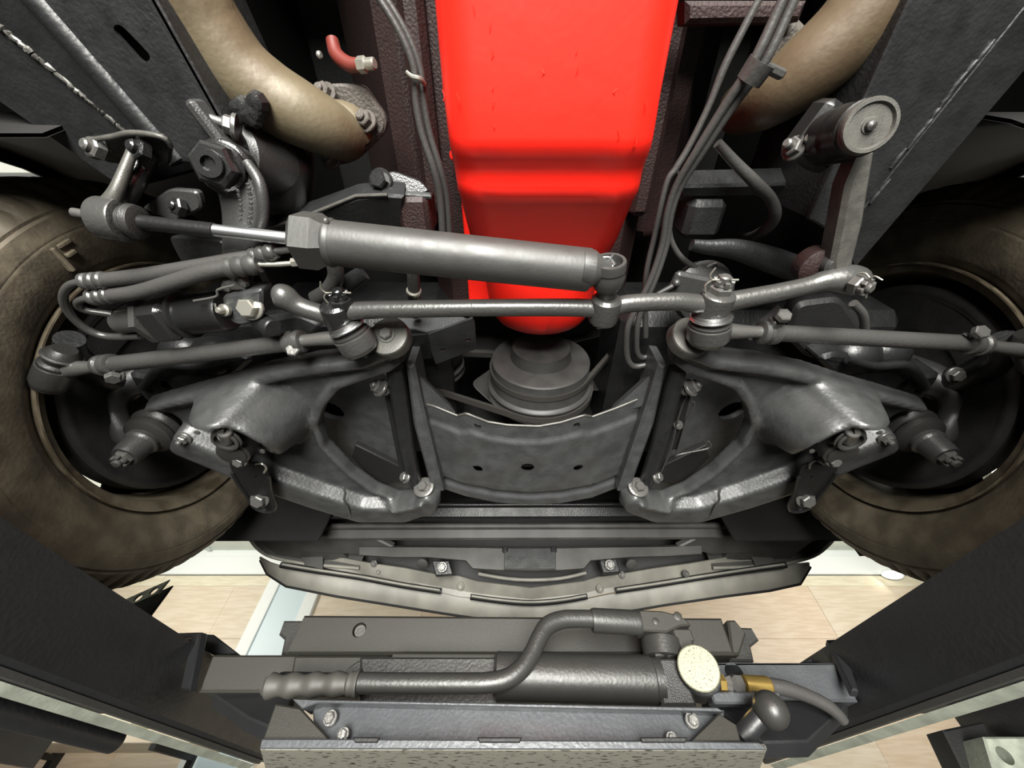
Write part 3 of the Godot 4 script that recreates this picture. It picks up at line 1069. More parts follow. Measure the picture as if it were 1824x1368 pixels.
# ---------------------------------------------------------------- steering: relay rod, tie rods, power cylinder, valve, pitman and idler arms
func tie_rod(s: int, q: Dictionary) -> void:
	var sd := "left" if s < 0 else "right"
	var o := thing("tie_rod", "black steel tie rod with two clamps reaching towards the %s wheel" % sd, "tie rod", V3(q.sleeve[0]), "tie rods")
	var b := MB.new()
	b.tube(q.sleeve, 20)
	part("sleeve", b, M.steer, o)
	for e in q.stems:
		b = MB.new()
		b.tube(sm(e, 4), 16)
		part("stem", b, M.bolt, o)
	for c in q.clamps:
		var a: Vector3 = c[0]
		var d: Vector3 = (c[1] - a).normalized()
		b = MB.new()
		var r: float = c[2]
		b.lathe(a - d * 0.011, d, [Vector2(0, r), Vector2(0.001, r + 0.003), Vector2(0.006, r + 0.0035), Vector2(0.008, r + 0.0012), Vector2(0.013, r + 0.0012), Vector2(0.015, r + 0.0035), Vector2(0.021, r + 0.003), Vector2(0.022, r)], 22)
		var p: Vector3 = c[3]
		b.box((a + p) / 2, Vector3(0.014, a.distance_to(p) + 0.006, 0.014), Basis(d, (p - a).normalized(), d.cross((p - a).normalized())), 0.002)
		var cl := part("clamp", b, M.steer, o)
		var bd: Vector3 = c[4]
		b = MB.new()
		b.cyl(p - bd * 0.008, p + bd * 0.012, 0.0045, 12)
		part("clamp_bolt", b, M.bolt, cl)
		b = MB.new()
		b.hex(p + bd * 0.009, bd, 0.0085, 0.007)
		part("bolt_head", b, M.bolt, cl)
	for e in q.sockets:
		var a: Vector3 = e[0]
		var d: Vector3 = (e[1] - a).normalized()
		var l: float = e[0].distance_to(e[1])
		var r: float = e[2]
		b = MB.new()
		b.lathe(a, d, [Vector2(0, r * 0.62), Vector2(l * 0.1, r * 0.9), Vector2(l * 0.2, r * 0.98), Vector2(l * 0.27, r * 0.8), Vector2(l * 0.32, r * 0.8), Vector2(l * 0.36, r), Vector2(l * 0.5, r)], 26)
		part("dust_boot", b, M.boot, o)
		b = MB.new()
		b.lathe(a + d * l * 0.14, d, [Vector2(0, r * 0.8), Vector2(0, r * 1.0), Vector2(0.0015, r * 1.03), Vector2(0.003, r), Vector2(0.003, r * 0.8)], 26, true)
		part("boot_ring", b, M.chrome, o)
		b = MB.new()
		b.lathe(a + d * l * 0.42, d, [Vector2(0, r * 0.95), Vector2(0.001, r * 1.06), Vector2(l * 0.4, r * 1.06), Vector2(l * 0.47, r * 0.97), Vector2(l * 0.55, r * 0.9), Vector2(l * 0.58, r * 0.5)], 26)
		part("socket", b, M.steer, o)
		b = MB.new()
		b.lathe(a + d * l * 0.97, d, [Vector2(0, 0.0045), Vector2(0.004, 0.0045), Vector2(0.005, 0.003), Vector2(0.008, 0.0032), Vector2(0.010, 0.0022)], 12)
		part("grease_nipple", b, M.bolt, o)

func build_steering() -> void:
	var back := Vector3(0, -0.12, 1).normalized()
	var b := MB.new()
	# relay rod across the car
	var o := thing("relay_rod", "long black forged relay rod running across the car in front of the power cylinder", "steering link", P(900, 547, 0.385))
	b.tube(sm([K(488, 522, 0.385, 12), K(496, 524, 0.385, 20), K(508, 530, 0.385, 22), K(530, 544, 0.385, 17), K(560, 555, 0.385, 16), K(592, 561, 0.385, 17), K(640, 553, 0.385, 16), K(760, 550, 0.385, 15.5), K(900, 548, 0.385, 15.5), K(1030, 548, 0.385, 16), K(1078, 551, 0.385, 17), K(1118, 541, 0.385, 16), K(1200, 537, 0.385, 16), K(1240, 541, 0.385, 17), K(1270, 544, 0.385, 17), K(1305, 536, 0.385, 17), K(1380, 522, 0.385, 16), K(1440, 509, 0.385, 16), K(1468, 501, 0.385, 19), K(1496, 498, 0.385, 25), K(1520, 500, 0.385, 26), K(1534, 503, 0.385, 20), K(1541, 504, 0.385, 10)], 5), 22)
	part("rod", b, M.steer, o)
	for q in [[604, 562, 27.0], [1077, 552, 27.0], [1272, 543, 29.0]]:
		b = MB.new()
		var c := K(q[0], q[1], 0.385, q[2])
		b.lathe(V3(c) + back * 0.017, -back, [Vector2(0, c.w * 0.75), Vector2(0.003, c.w * 0.97), Vector2(0.008, c.w), Vector2(0.026, c.w), Vector2(0.031, c.w * 0.95), Vector2(0.034, c.w * 0.75)], 28)
		part("eye", b, M.oily if q[0] < 700 else M.steer, o)
	castle_nut(o, P(611, 545, 0.384), back, 0.0125, M.oily)
	castle_nut(o, P(1279, 524, 0.384), back, 0.013, M.bolt)
	bolt(o, P(1069, 566, 0.383), Vector3(0, -0.5, -0.6), 0.009, "nut", M.steer, 0.004)
	castle_nut(o, P(1521, 505, 0.371), Vector3(0.25, -0.9, 0.1), 0.0105, M.bolt)
	# tie rods
	tie_rod(-1, {
		"sleeve": [K(196, 650, 0.392, 13.5), K(210, 648, 0.392, 14.5), K(505, 612, 0.388, 15), K(520, 610, 0.388, 14)],
		"stems": [[K(100, 664, 0.388, 15), K(135, 657, 0.390, 14), K(165, 654, 0.392, 11), K(200, 650, 0.392, 11)], [K(515, 610, 0.388, 11), K(550, 606, 0.387, 11), K(590, 602, 0.386, 13), K(635, 602, 0.385, 14)]],
		"clamps": [[P(190, 650, 0.392), P(505, 612, 0.388), 0.0105, P(202, 662, 0.388), Vector3(0.5, -0.8, -0.2).normalized()], [P(526, 609, 0.388), P(590, 602, 0.387), 0.0108, P(531, 629, 0.383), Vector3(0.1, -0.6, 0.75).normalized()]],
		"sockets": [[P(611, 572, 0.385), P(647, 626, 0.383), 0.0215], [P(116, 622, 0.40), P(86, 690, 0.380), 0.019]],
	})
	tie_rod(1, {
		"sleeve": [K(1365, 592, 0.388, 14), K(1380, 593, 0.388, 15), K(1725, 612, 0.392, 15), K(1740, 613, 0.392, 14)],
		"stems": [[K(1375, 592, 0.388, 11), K(1340, 591, 0.387, 11), K(1305, 590, 0.386, 14), K(1262, 585, 0.385, 15)], [K(1735, 613, 0.392, 11), K(1770, 618, 0.392, 11), K(1810, 623, 0.390, 13), K(1850, 626, 0.388, 15)]],
		"clamps": [[P(1368, 592, 0.388), P(1600, 605, 0.388), 0.0112, P(1383, 572, 0.386), Vector3(0.0, -0.5, 0.85).normalized()], [P(1737, 613, 0.392), P(1800, 620, 0.392), 0.0108, P(1727, 598, 0.39), Vector3(-0.1, -0.6, 0.75).normalized()]],
		"sockets": [[P(1268, 553, 0.385), P(1259, 610, 0.383), 0.0225], [P(1832, 592, 0.40), P(1860, 660, 0.380), 0.019]],
	})
	# power cylinder
	var A := P(592, 433, 0.387)
	var B := P(1052, 482, 0.385)
	var ax := (B - A).normalized()
	var L := A.distance_to(B)
	var R := 0.0225
	var pc := thing("power_cylinder", "grey satin hydraulic power steering cylinder below the red oil pan", "cylinder", (A + B) / 2)
	b = MB.new()
	b.lathe(A, ax, [Vector2(0, R - 0.001), Vector2(0.002, R), Vector2(L - 0.003, R), Vector2(L - 0.001, R - 0.001), Vector2(L, R - 0.004)], 40)
	part("barrel", b, M.satin, pc)
	b = MB.new()
	b.lathe(A - ax * 0.004, ax, [Vector2(0, R), Vector2(0.0015, R + 0.0012), Vector2(0.004, R + 0.0016), Vector2(0.0075, R + 0.0004)], 40)
	b.ball(A + ax * 0.003 + (Vector3(0, -0.3, 1).normalized() * (R + 0.0005)), 0.0035, Vector3(1, 1, 1.4), 10)
	part("weld_ring", b, M.satin, pc)
	b = MB.new()
	b.lathe(A - ax * 0.038, ax, [Vector2(0, 0.019), Vector2(0.007, 0.029), Vector2(0.026, 0.029), Vector2(0.0345, R + 0.001), Vector2(0.036, R)], 6, false, 0.42)
	part("hex_head", b, M.satin, pc, "", 12.0)
	var E := P(202, 391, 0.385)
	var H := A - ax * 0.034
	var rd := (E - H).normalized()
	var ml := H.distance_to(P(385, 414, 0.386))
	b = MB.new()
	b.cyl(H, H + rd * (ml + 0.002), 0.0062, 20, 0.0005)
	part("piston_rod", b, M.chrome, pc, "bright chrome piston rod")
	b = MB.new()
	b.lathe(H + rd * ml, rd, [Vector2(0, 0.006), Vector2(0.001, 0.0072), Vector2(H.distance_to(E) - ml, 0.0072)], 20)
	part("rod_sleeve", b, M.black, pc, "black painted rod end")
	b = MB.new()
	b.cyl(E, P(128, 378, 0.385), 0.0045, 14)
	part("rod_tip", b, M.bolt, pc)
	b = MB.new()
	var ey := E + rd * 0.004
	b.lathe(ey - rd * 0.024, rd, [Vector2(-0.006, 0.010), Vector2(-0.004, 0.0155), Vector2(0.002, 0.0165), Vector2(0.005, 0.014), Vector2(0.012, 0.014)], 26)
	part("bushing", b, M.boot, pc)
	b = MB.new()
	var sc := P(1086, 464, 0.378)
	var st := P(1079, 536, 0.385)
	var sd := (st - sc).normalized()
	var sr := 0.0175
	b.lathe(sc, sd, [Vector2(0.007, sr - 0.0045), Vector2(0.0, sr - 0.004), Vector2(0.0, sr - 0.0008), Vector2(0.0015, sr), Vector2(0.010, sr + 0.0003), Vector2(0.0115, sr - 0.0008), Vector2(0.018, sr + 0.0005), Vector2(0.026, sr - 0.001), Vector2(0.031, sr - 0.003), Vector2(0.034, sr - 0.006), Vector2(0.046, 0.0095)], 32)
	part("ball_housing", b, M.satin, pc)
	b = MB.new()
	b.lathe(sc + sd * 0.006, -sd, [Vector2(0, sr - 0.004), Vector2(0.0005, 0.007)], 24)
	part("cup_floor", b, M.oily, pc)
	b = MB.new()
	b.hex(sc + sd * 0.007, -sd, 0.006, 0.004)
	b.tube(sm([V4(sc + Vector3(-0.007, 0, 0.003), 0.0012), V4(sc - sd * 0.003, 0.0012), V4(sc + Vector3(0.006, -0.002, -0.003), 0.0012)], 4), 8)
	b.tube(sm([V4(sc + Vector3(-0.003, 0, -0.004), 0.001), V4(sc - sd * 0.002, 0.001), V4(sc + Vector3(0.002, -0.002, 0.007), 0.001)], 4), 8)
	part("plug_pin", b, M.chrome, pc)
	b = MB.new()
	b.lathe(sc + sd * 0.012 - ax * 0.03, ax, [Vector2(0, R - 0.004), Vector2(0.012, R - 0.003), Vector2(0.02, 0.0145), Vector2(0.03, 0.012)], 30)
	part("end_neck", b, M.satin, pc)
	# cylinder bracket on the frame rail
	var br := thing("cylinder_bracket", "oily black forged bracket with round eye, holding the chrome rod to the left frame rail", "bracket", P(225, 300, 0.42))
	b = MB.new()
	b.slab(rounded([P(153, 249, 0.425), P(200, 243, 0.425), P(236, 236, 0.425), P(288, 243, 0.425), P(306, 262, 0.43), P(304, 292, 0.44), P(270, 306, 0.44), P(230, 296, 0.44), P(188, 288, 0.44), P(160, 268, 0.43)], 0.006, 3), Vector3(-0.1, 0.8, -0.6), 0.007, 0.002)
	part("flange", b, M.oily, br)
	b = MB.new()
	b.tube(sm([K(242, 246, 0.428, 11), K(238, 262, 0.422, 8), K(224, 300, 0.408, 9), K(208, 340, 0.393, 11), K(196, 366, 0.388, 16)], 6), 14)
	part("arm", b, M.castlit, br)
	b = MB.new()
	b.tube(sm([K(266, 268, 0.44, 17), K(250, 300, 0.43, 17), K(230, 335, 0.41, 18), K(212, 365, 0.398, 18)], 6), 12)
	part("web", b, M.oily, br)
	b = MB.new()
	b.lathe(ey - rd * 0.014, rd, [Vector2(-0.002, 0.016), Vector2(-0.001, 0.0195), Vector2(0.001, 0.0205), Vector2(0.019, 0.0200), Vector2(0.021, 0.019), Vector2(0.022, 0.015)], 34)
	part("eye", b, M.steer, br)
	b = MB.new()
	b.tube(sm([V4(P(154, 250, 0.421), 0.0018), V4(P(200, 244, 0.421), 0.0026), V4(P(236, 237, 0.421), 0.0028), V4(P(288, 244, 0.421), 0.0026), V4(P(305, 262, 0.426), 0.002)], 4), 10)
	part("edge_highlight", b, M.castlit, br)  # pale tube paints a highlight along the flange
	for q in [[180, 268, 0.425], [259, 270, 0.425]]:
		bolt(br, P(q[0], q[1], q[2]), Vector3(-0.25, -0.75, 0.5), 0.0105, "bolt", M.oily if q[0] > 200 else M.bolt, 0.005, false)
	b = MB.new()
	b.slab(rounded([P(250, 372, 0.43), P(300, 336, 0.43), P(352, 340, 0.43), P(360, 372, 0.43), P(310, 396, 0.43)], 0.006, 3), Vector3(0, 1, 0), 0.01, 0.002)
	part("lower_tab", b, M.cast, br)
	bolt(br, P(325, 371, 0.428), Vector3(-0.3, -0.7, 0.5), 0.0095, "bolt", M.oily, 0.004, false)
	# pitman arm with its big nut
	var pa := thing("pitman_arm", "black cast pitman arm with a large hex nut, curving down behind the chrome rod", "steering arm", P(440, 350, 0.41))
	b = MB.new()
	b.tube(sm([K(384, 284, 0.44, 44), K(404, 300, 0.438, 46), K(428, 340, 0.43, 40), K(436, 390, 0.42, 36), K(430, 440, 0.41, 30), K(424, 486, 0.402, 25), K(424, 510, 0.400, 20)], 6), 20, true, 0.55, Vector3.UP)
	part("casting", b, M.cast, pa)
	b = MB.new()
	b.tube(sm([K(440, 290, 0.43, 9), K(464, 330, 0.42, 10), K(468, 390, 0.412, 10), K(452, 440, 0.405, 9)], 6), 12)
	part("raised_edge", b, M.cast, pa)
	var ca := P(404, 300, 0.43)
	var cd := (P(364, 289, 0.392) - ca).normalized()
	b = MB.new()
	b.lathe(ca - cd * 0.01, cd, [Vector2(0, 0.026), Vector2(0.014, 0.026), Vector2(0.016, 0.0245), Vector2(0.017, 0.022), Vector2(0.024, 0.022), Vector2(0.026, 0.0195)], 34)
	part("lock_washer", b, M.oily, pa)
	b = MB.new()
	b.hex(ca + cd * 0.014, cd, 0.0205, 0.016, 0.3)
	b.lathe(ca + cd * 0.0295, cd, [Vector2(0, 0.0125), Vector2(0.005, 0.012), Vector2(0.005, 0.0065), Vector2(-0.006, 0.006), Vector2(-0.006, 0.0125)], 24, true)
	part("shaft_nut", b, M.oily, pa)
	# raised casting numbers on the arm, too worn to read: rows of small bumps
	b = MB.new()
	for k in 10:
		var q := 328.0 + k * 8.5
		b.box(P(441 + sin(k * 0.35) * 6.0, q, 0.398), Vector3(0.0035, 0.002, 0.002 + 0.001 * (k % 3)), Basis.IDENTITY, 0.0005)
		if k < 7:
			b.box(P(424 + sin(k * 0.4) * 5.0, q + 12, 0.398), Vector3(0.003, 0.002, 0.002 + 0.001 * ((k + 1) % 3)), Basis.IDENTITY, 0.0005)
	part("casting_marks", b, M.cast, pa)
	# steering box
	var sb := thing("steering_box", "large black steering gear box bolted to the frame beside the left exhaust pipe", "steering box", P(500, 320, 0.5))
	b = MB.new()
	b.tube([K(430, 304, 0.53, 60), K(440, 306, 0.53, 72), K(456, 308, 0.535, 78), K(520, 322, 0.55, 76), K(540, 328, 0.553, 70), K(552, 332, 0.555, 58), K(558, 334, 0.556, 40)], 32, true, 0.9)
	part("housing", b, M.black, sb)
	b = MB.new()
	b.cyl(P(408, 272, 0.47), P(500, 300, 0.53), 0.034, 24, 0.006)
	part("shaft_housing", b, M.cast, sb)
	b = MB.new()
	b.box(P(398, 228, 0.46), Vector3(0.012, 0.05, 0.05), Basis(Vector3(0, 1, 0), -0.4), 0.004)
	part("mounting_ear", b, M.cast, sb)
	bolt(sb, P(418, 226, 0.452), Vector3(-0.9, -0.3, 0.35), 0.009, "bolt", M.bolt, 0.012)
	b = MB.new()
	for k in 26:
		b.ball(P(424 + rng.randf() * 38, 178 + rng.randf() * 34 + k * 0.3, 0.475), 0.006 + rng.randf() * 0.006, Vector3.ONE, 8)
	part("grease", b, M.oily, sb)
	b = MB.new()
	b.slab(rounded([P(296, 420, 0.47), P(400, 428, 0.46), P(402, 476, 0.46), P(335, 492, 0.47)], 0.01, 3), Vector3(0, 1, 0), 0.01, 0.002)
	part("mounting_plate", b, M.frame, sb)
	# control valve on the end of the relay rod
	var cv := thing("control_valve", "black power steering control valve left of the relay rod's ball end", "valve", P(380, 562, 0.40))
	var va := P(232, 572, 0.402)
	var vb := P(492, 545, 0.392)
	var vd := (vb - va).normalized()
	var vl := va.distance_to(vb)
	var at := func(t: float) -> Vector3: return va + vd * vl * t
	b = MB.new()
	b.lathe(at.call(-0.08), vd, [Vector2(0, 0.012), Vector2(0.002, 0.014), Vector2(0.05, 0.014)], 22)
	part("end_tube", b, M.steer, cv)
	b = MB.new()
	b.lathe(at.call(0.06), vd, [Vector2(0, 0.010), Vector2(0.018, 0.029), Vector2(0.026, 0.029)], 6, false, 0.35)
	part("hex_cap", b, M.steer, cv, "", 12.0)
	b = MB.new()
	b.box(at.call(0.285), Vector3(0.036, 0.05, 0.046), Basis(vd, vd.cross(Vector3.UP).cross(vd).normalized(), vd.cross(Vector3.UP).normalized()), 0.007)
	part("valve_body", b, M.oily, cv)
	b = MB.new()
	b.lathe(at.call(0.38), vd, [Vector2(0, 0.026), Vector2(0.003, 0.0275), Vector2(0.007, 0.0275), Vector2(0.008, 0.0235), Vector2(0.055, 0.0235), Vector2(0.06, 0.021)], 30)
	part("valve_barrel", b, M.black, cv)
	b = MB.new()
	b.slab(rounded([P(392, 528, 0.378), P(460, 514, 0.378), P(468, 520, 0.378), P(466, 552, 0.378), P(456, 576, 0.378), P(424, 582, 0.38), P(400, 566, 0.38)], 0.008, 3), Vector3(0, 1, 0), 0.024, 0.003)
	part("clamp_plate", b, M.chassis, cv)
	bolt(cv, P(446, 548, 0.377), Vector3(0.05, -0.95, 0.4), 0.0105, "bolt", M.zinc, 0.0, true, "bright hex bolt")
	b = MB.new()
	b.lathe(P(403, 552, 0.379), Vector3(-0.1, -0.9, 0.4), [Vector2(0, 0.007), Vector2(0.004, 0.007), Vector2(0.005, 0.0045), Vector2(0.010, 0.004), Vector2(0.012, 0.0025)], 14)
	part("grease_nipple", b, M.zinc, cv)
	b = MB.new()
	b.cyl(P(462, 572, 0.385), P(487, 585, 0.372), 0.0105, 20)
	part("bolt_sleeve", b, M.frame, cv)
	b = MB.new()
	b.tube(sm([V4(P(345, 536, 0.372), 0.0013), V4(P(385, 528, 0.372), 0.0013), V4(P(388, 516, 0.372), 0.0013), V4(P(418, 508, 0.372), 0.0013)], 4), 8)
	b.tube([V4(P(382, 541, 0.372), 0.0012), V4(P(386, 556, 0.372), 0.0012), V4(P(396, 555, 0.372), 0.0012)], 8)
	part("wire_clip", b, M.bolt, cv)
	# greasy lump above the valve
	b = MB.new()
	for k in 30:
		b.ball(P(402 + rng.randf() * 34, 494 + rng.randf() * 17, 0.385), 0.003 + rng.randf() * 0.0035, Vector3.ONE, 8)
	part("grease", b, M.bolt, cv)
	# hydraulic hoses
	var hz := thing("hydraulic_hose", "upper of the two black hydraulic hoses, its steel pipe looping down to the valve", "hose", P(300, 480, 0.385), "hydraulic hoses")
	b = MB.new()
	b.tube(sm([K(188, 499, 0.385, 12.5), K(260, 490, 0.385, 13), K(340, 477, 0.385, 13), K(420, 463, 0.386, 13), K(455, 457, 0.387, 12)], 8), 16)
	part("rubber_hose", b, M.hose, hz)
	var fer := func(p: Vector3, q: Vector3, r: float) -> MB:
		var m := MB.new()
		var l := p.distance_to(q)
		var pr := [Vector2(0, r * 0.8)]
		for k in 3:
			pr.append(Vector2(l * (k + 0.1) / 3.0, r * 1.12))
			pr.append(Vector2(l * (k + 0.55) / 3.0, r * 1.12))
			pr.append(Vector2(l * (k + 0.75) / 3.0, r * 0.92))
		pr.append(Vector2(l, r * 0.9))
		m.lathe(p, q - p, pr, 20)
		return m
	part("ferrule", fer.call(P(150, 502, 0.385), P(192, 498, 0.385), 0.0082), M.steer, hz)
	part("ferrule", fer.call(P(450, 458, 0.387), P(492, 447, 0.388), 0.0078), M.steer, hz)
	b = MB.new()
	b.tube(sm([K(155, 502, 0.385, 6.5), K(128, 506, 0.385, 6.5), K(114, 522, 0.385, 6.5), K(116, 545, 0.387, 6.5), K(134, 570, 0.39, 6.5), K(165, 592, 0.394, 6.5), K(200, 600, 0.398, 6.5), K(250, 598, 0.40, 6.5)], 6), 12)
	part("steel_pipe", b, M.steer, hz)
	b = MB.new()
	b.tube(sm([K(488, 448, 0.388, 6), K(505, 446, 0.388, 6), K(528, 443, 0.388, 6)], 4), 12)
	part("steel_pipe", b, M.steer, hz)
	hz = thing("hydraulic_hose", "lower of the two black hydraulic hoses, with a bright pipe into the cylinder's hex head", "hose", P(320, 505, 0.38), "hydraulic hoses")
	b = MB.new()
	b.tube(sm([K(200, 526, 0.383, 13), K(250, 519, 0.381, 13.5), K(320, 499, 0.378, 14), K(370, 484, 0.378, 14), K(412, 476, 0.379, 13)], 8), 16)
	part("rubber_hose", b, M.hose, hz)
	part("ferrule", fer.call(P(164, 530, 0.384), P(204, 525, 0.383), 0.0082), M.steer, hz)
	part("ferrule", fer.call(P(404, 478, 0.379), P(462, 470, 0.382), 0.0095), M.satin, hz)
	b = MB.new()
	b.tube(sm([K(170, 530, 0.384, 6), K(148, 533, 0.386, 6), K(138, 540, 0.388, 6), K(150, 552, 0.392, 6), K(200, 560, 0.4, 6)], 5), 12)
	part("steel_pipe", b, M.steer, hz)
	b = MB.new()
	b.tube(sm([K(458, 471, 0.382, 4.5), K(490, 471, 0.384, 4.5), K(520, 469, 0.386, 4.5)], 4), 12)
	b.hex(P(520, 468, 0.386), P(532, 467, 0.387) - P(520, 468, 0.386), 0.0048, 0.007)
	part("bright_pipe", b, M.zinc, hz)
	# idler arm on the right frame rail
	var ia := thing("idler_arm", "black idler arm with a round greased cap, hanging from the right frame rail", "steering arm", P(1530, 330, 0.39))
	var ic := P(1552, 224, 0.368)
	var it := P(1478, 246, 0.425)
	var id := (it - ic).normalized()
	b = MB.new()
	b.lathe(ic, id, [Vector2(0.0025, 0.006), Vector2(0.0025, 0.0155), Vector2(0.0, 0.0168), Vector2(0.0, 0.0192), Vector2(0.002, 0.0205), Vector2(0.007, 0.0205), Vector2(0.0085, 0.0190)], 36)
	b.lathe(ic + id * 0.003, -id, [Vector2(0, 0.0155), Vector2(0.0006, 0.006), Vector2(0.0015, 0.0055), Vector2(0.0015, 0.001)], 24)
	part("cap", b, M.castlit, ia, "round steel cap")
	b = MB.new()
	b.lathe(ic + id * 0.0025, -id, [Vector2(0, 0.0045), Vector2(0.004, 0.0035), Vector2(0.005, 0.001)], 10)
	part("grease_nipple", b, M.boot, ia)
	b = MB.new()
	b.lathe(ic + id * 0.008, id, [Vector2(0, 0.0192), Vector2(0.002, 0.0215), Vector2(0.024, 0.0215), Vector2(0.027, 0.0235), Vector2(0.05, 0.0235)], 32)
	part("housing", b, M.black, ia)
	b = MB.new()
	var arm := []
	for q in [[1538, 262, 0.396], [1561, 266, 0.396], [1552, 330, 0.392], [1541, 400, 0.388], [1524, 466, 0.384], [1519, 492, 0.384], [1482, 492, 0.384], [1484, 466, 0.384], [1497, 400, 0.388], [1510, 330, 0.392]]:
		arm.append(P(q[0], q[1], q[2]))
	b.slab(arm, Vector3(0, 1, 0), 0.024, 0.004)
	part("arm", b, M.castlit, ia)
	b = MB.new()
	b.lathe(P(1496, 474, 0.386), Vector3(0.0, 1, -0.1), [Vector2(0, 0.010), Vector2(0.003, 0.0135), Vector2(0.02, 0.016), Vector2(0.028, 0.014)], 26)
	part("boss", b, M.cast, ia)
	b = MB.new()
	b.lathe(P(1462, 480, 0.395), Vector3(0.0, 1, 0), [Vector2(0, 0.012), Vector2(0.004, 0.02), Vector2(0.02, 0.02)], 24)
	part("dust_boot", b, M.redshade, ia)
	for q in [[1404, 266, 0.425], [1443, 257, 0.42]]:
		bolt(ia, P(q[0] + 12, q[1] - 2, q[2] + 0.006), Vector3(-0.85, -0.35, 0.3), 0.0085, "bolt", M.bolt, 0.008)
	b = MB.new()
	b.box(P(1462, 244, 0.44), Vector3(0.05, 0.03, 0.05), Basis(Vector3.UP, 0.4), 0.006)
	part("mounting_bracket", b, M.black, ia)


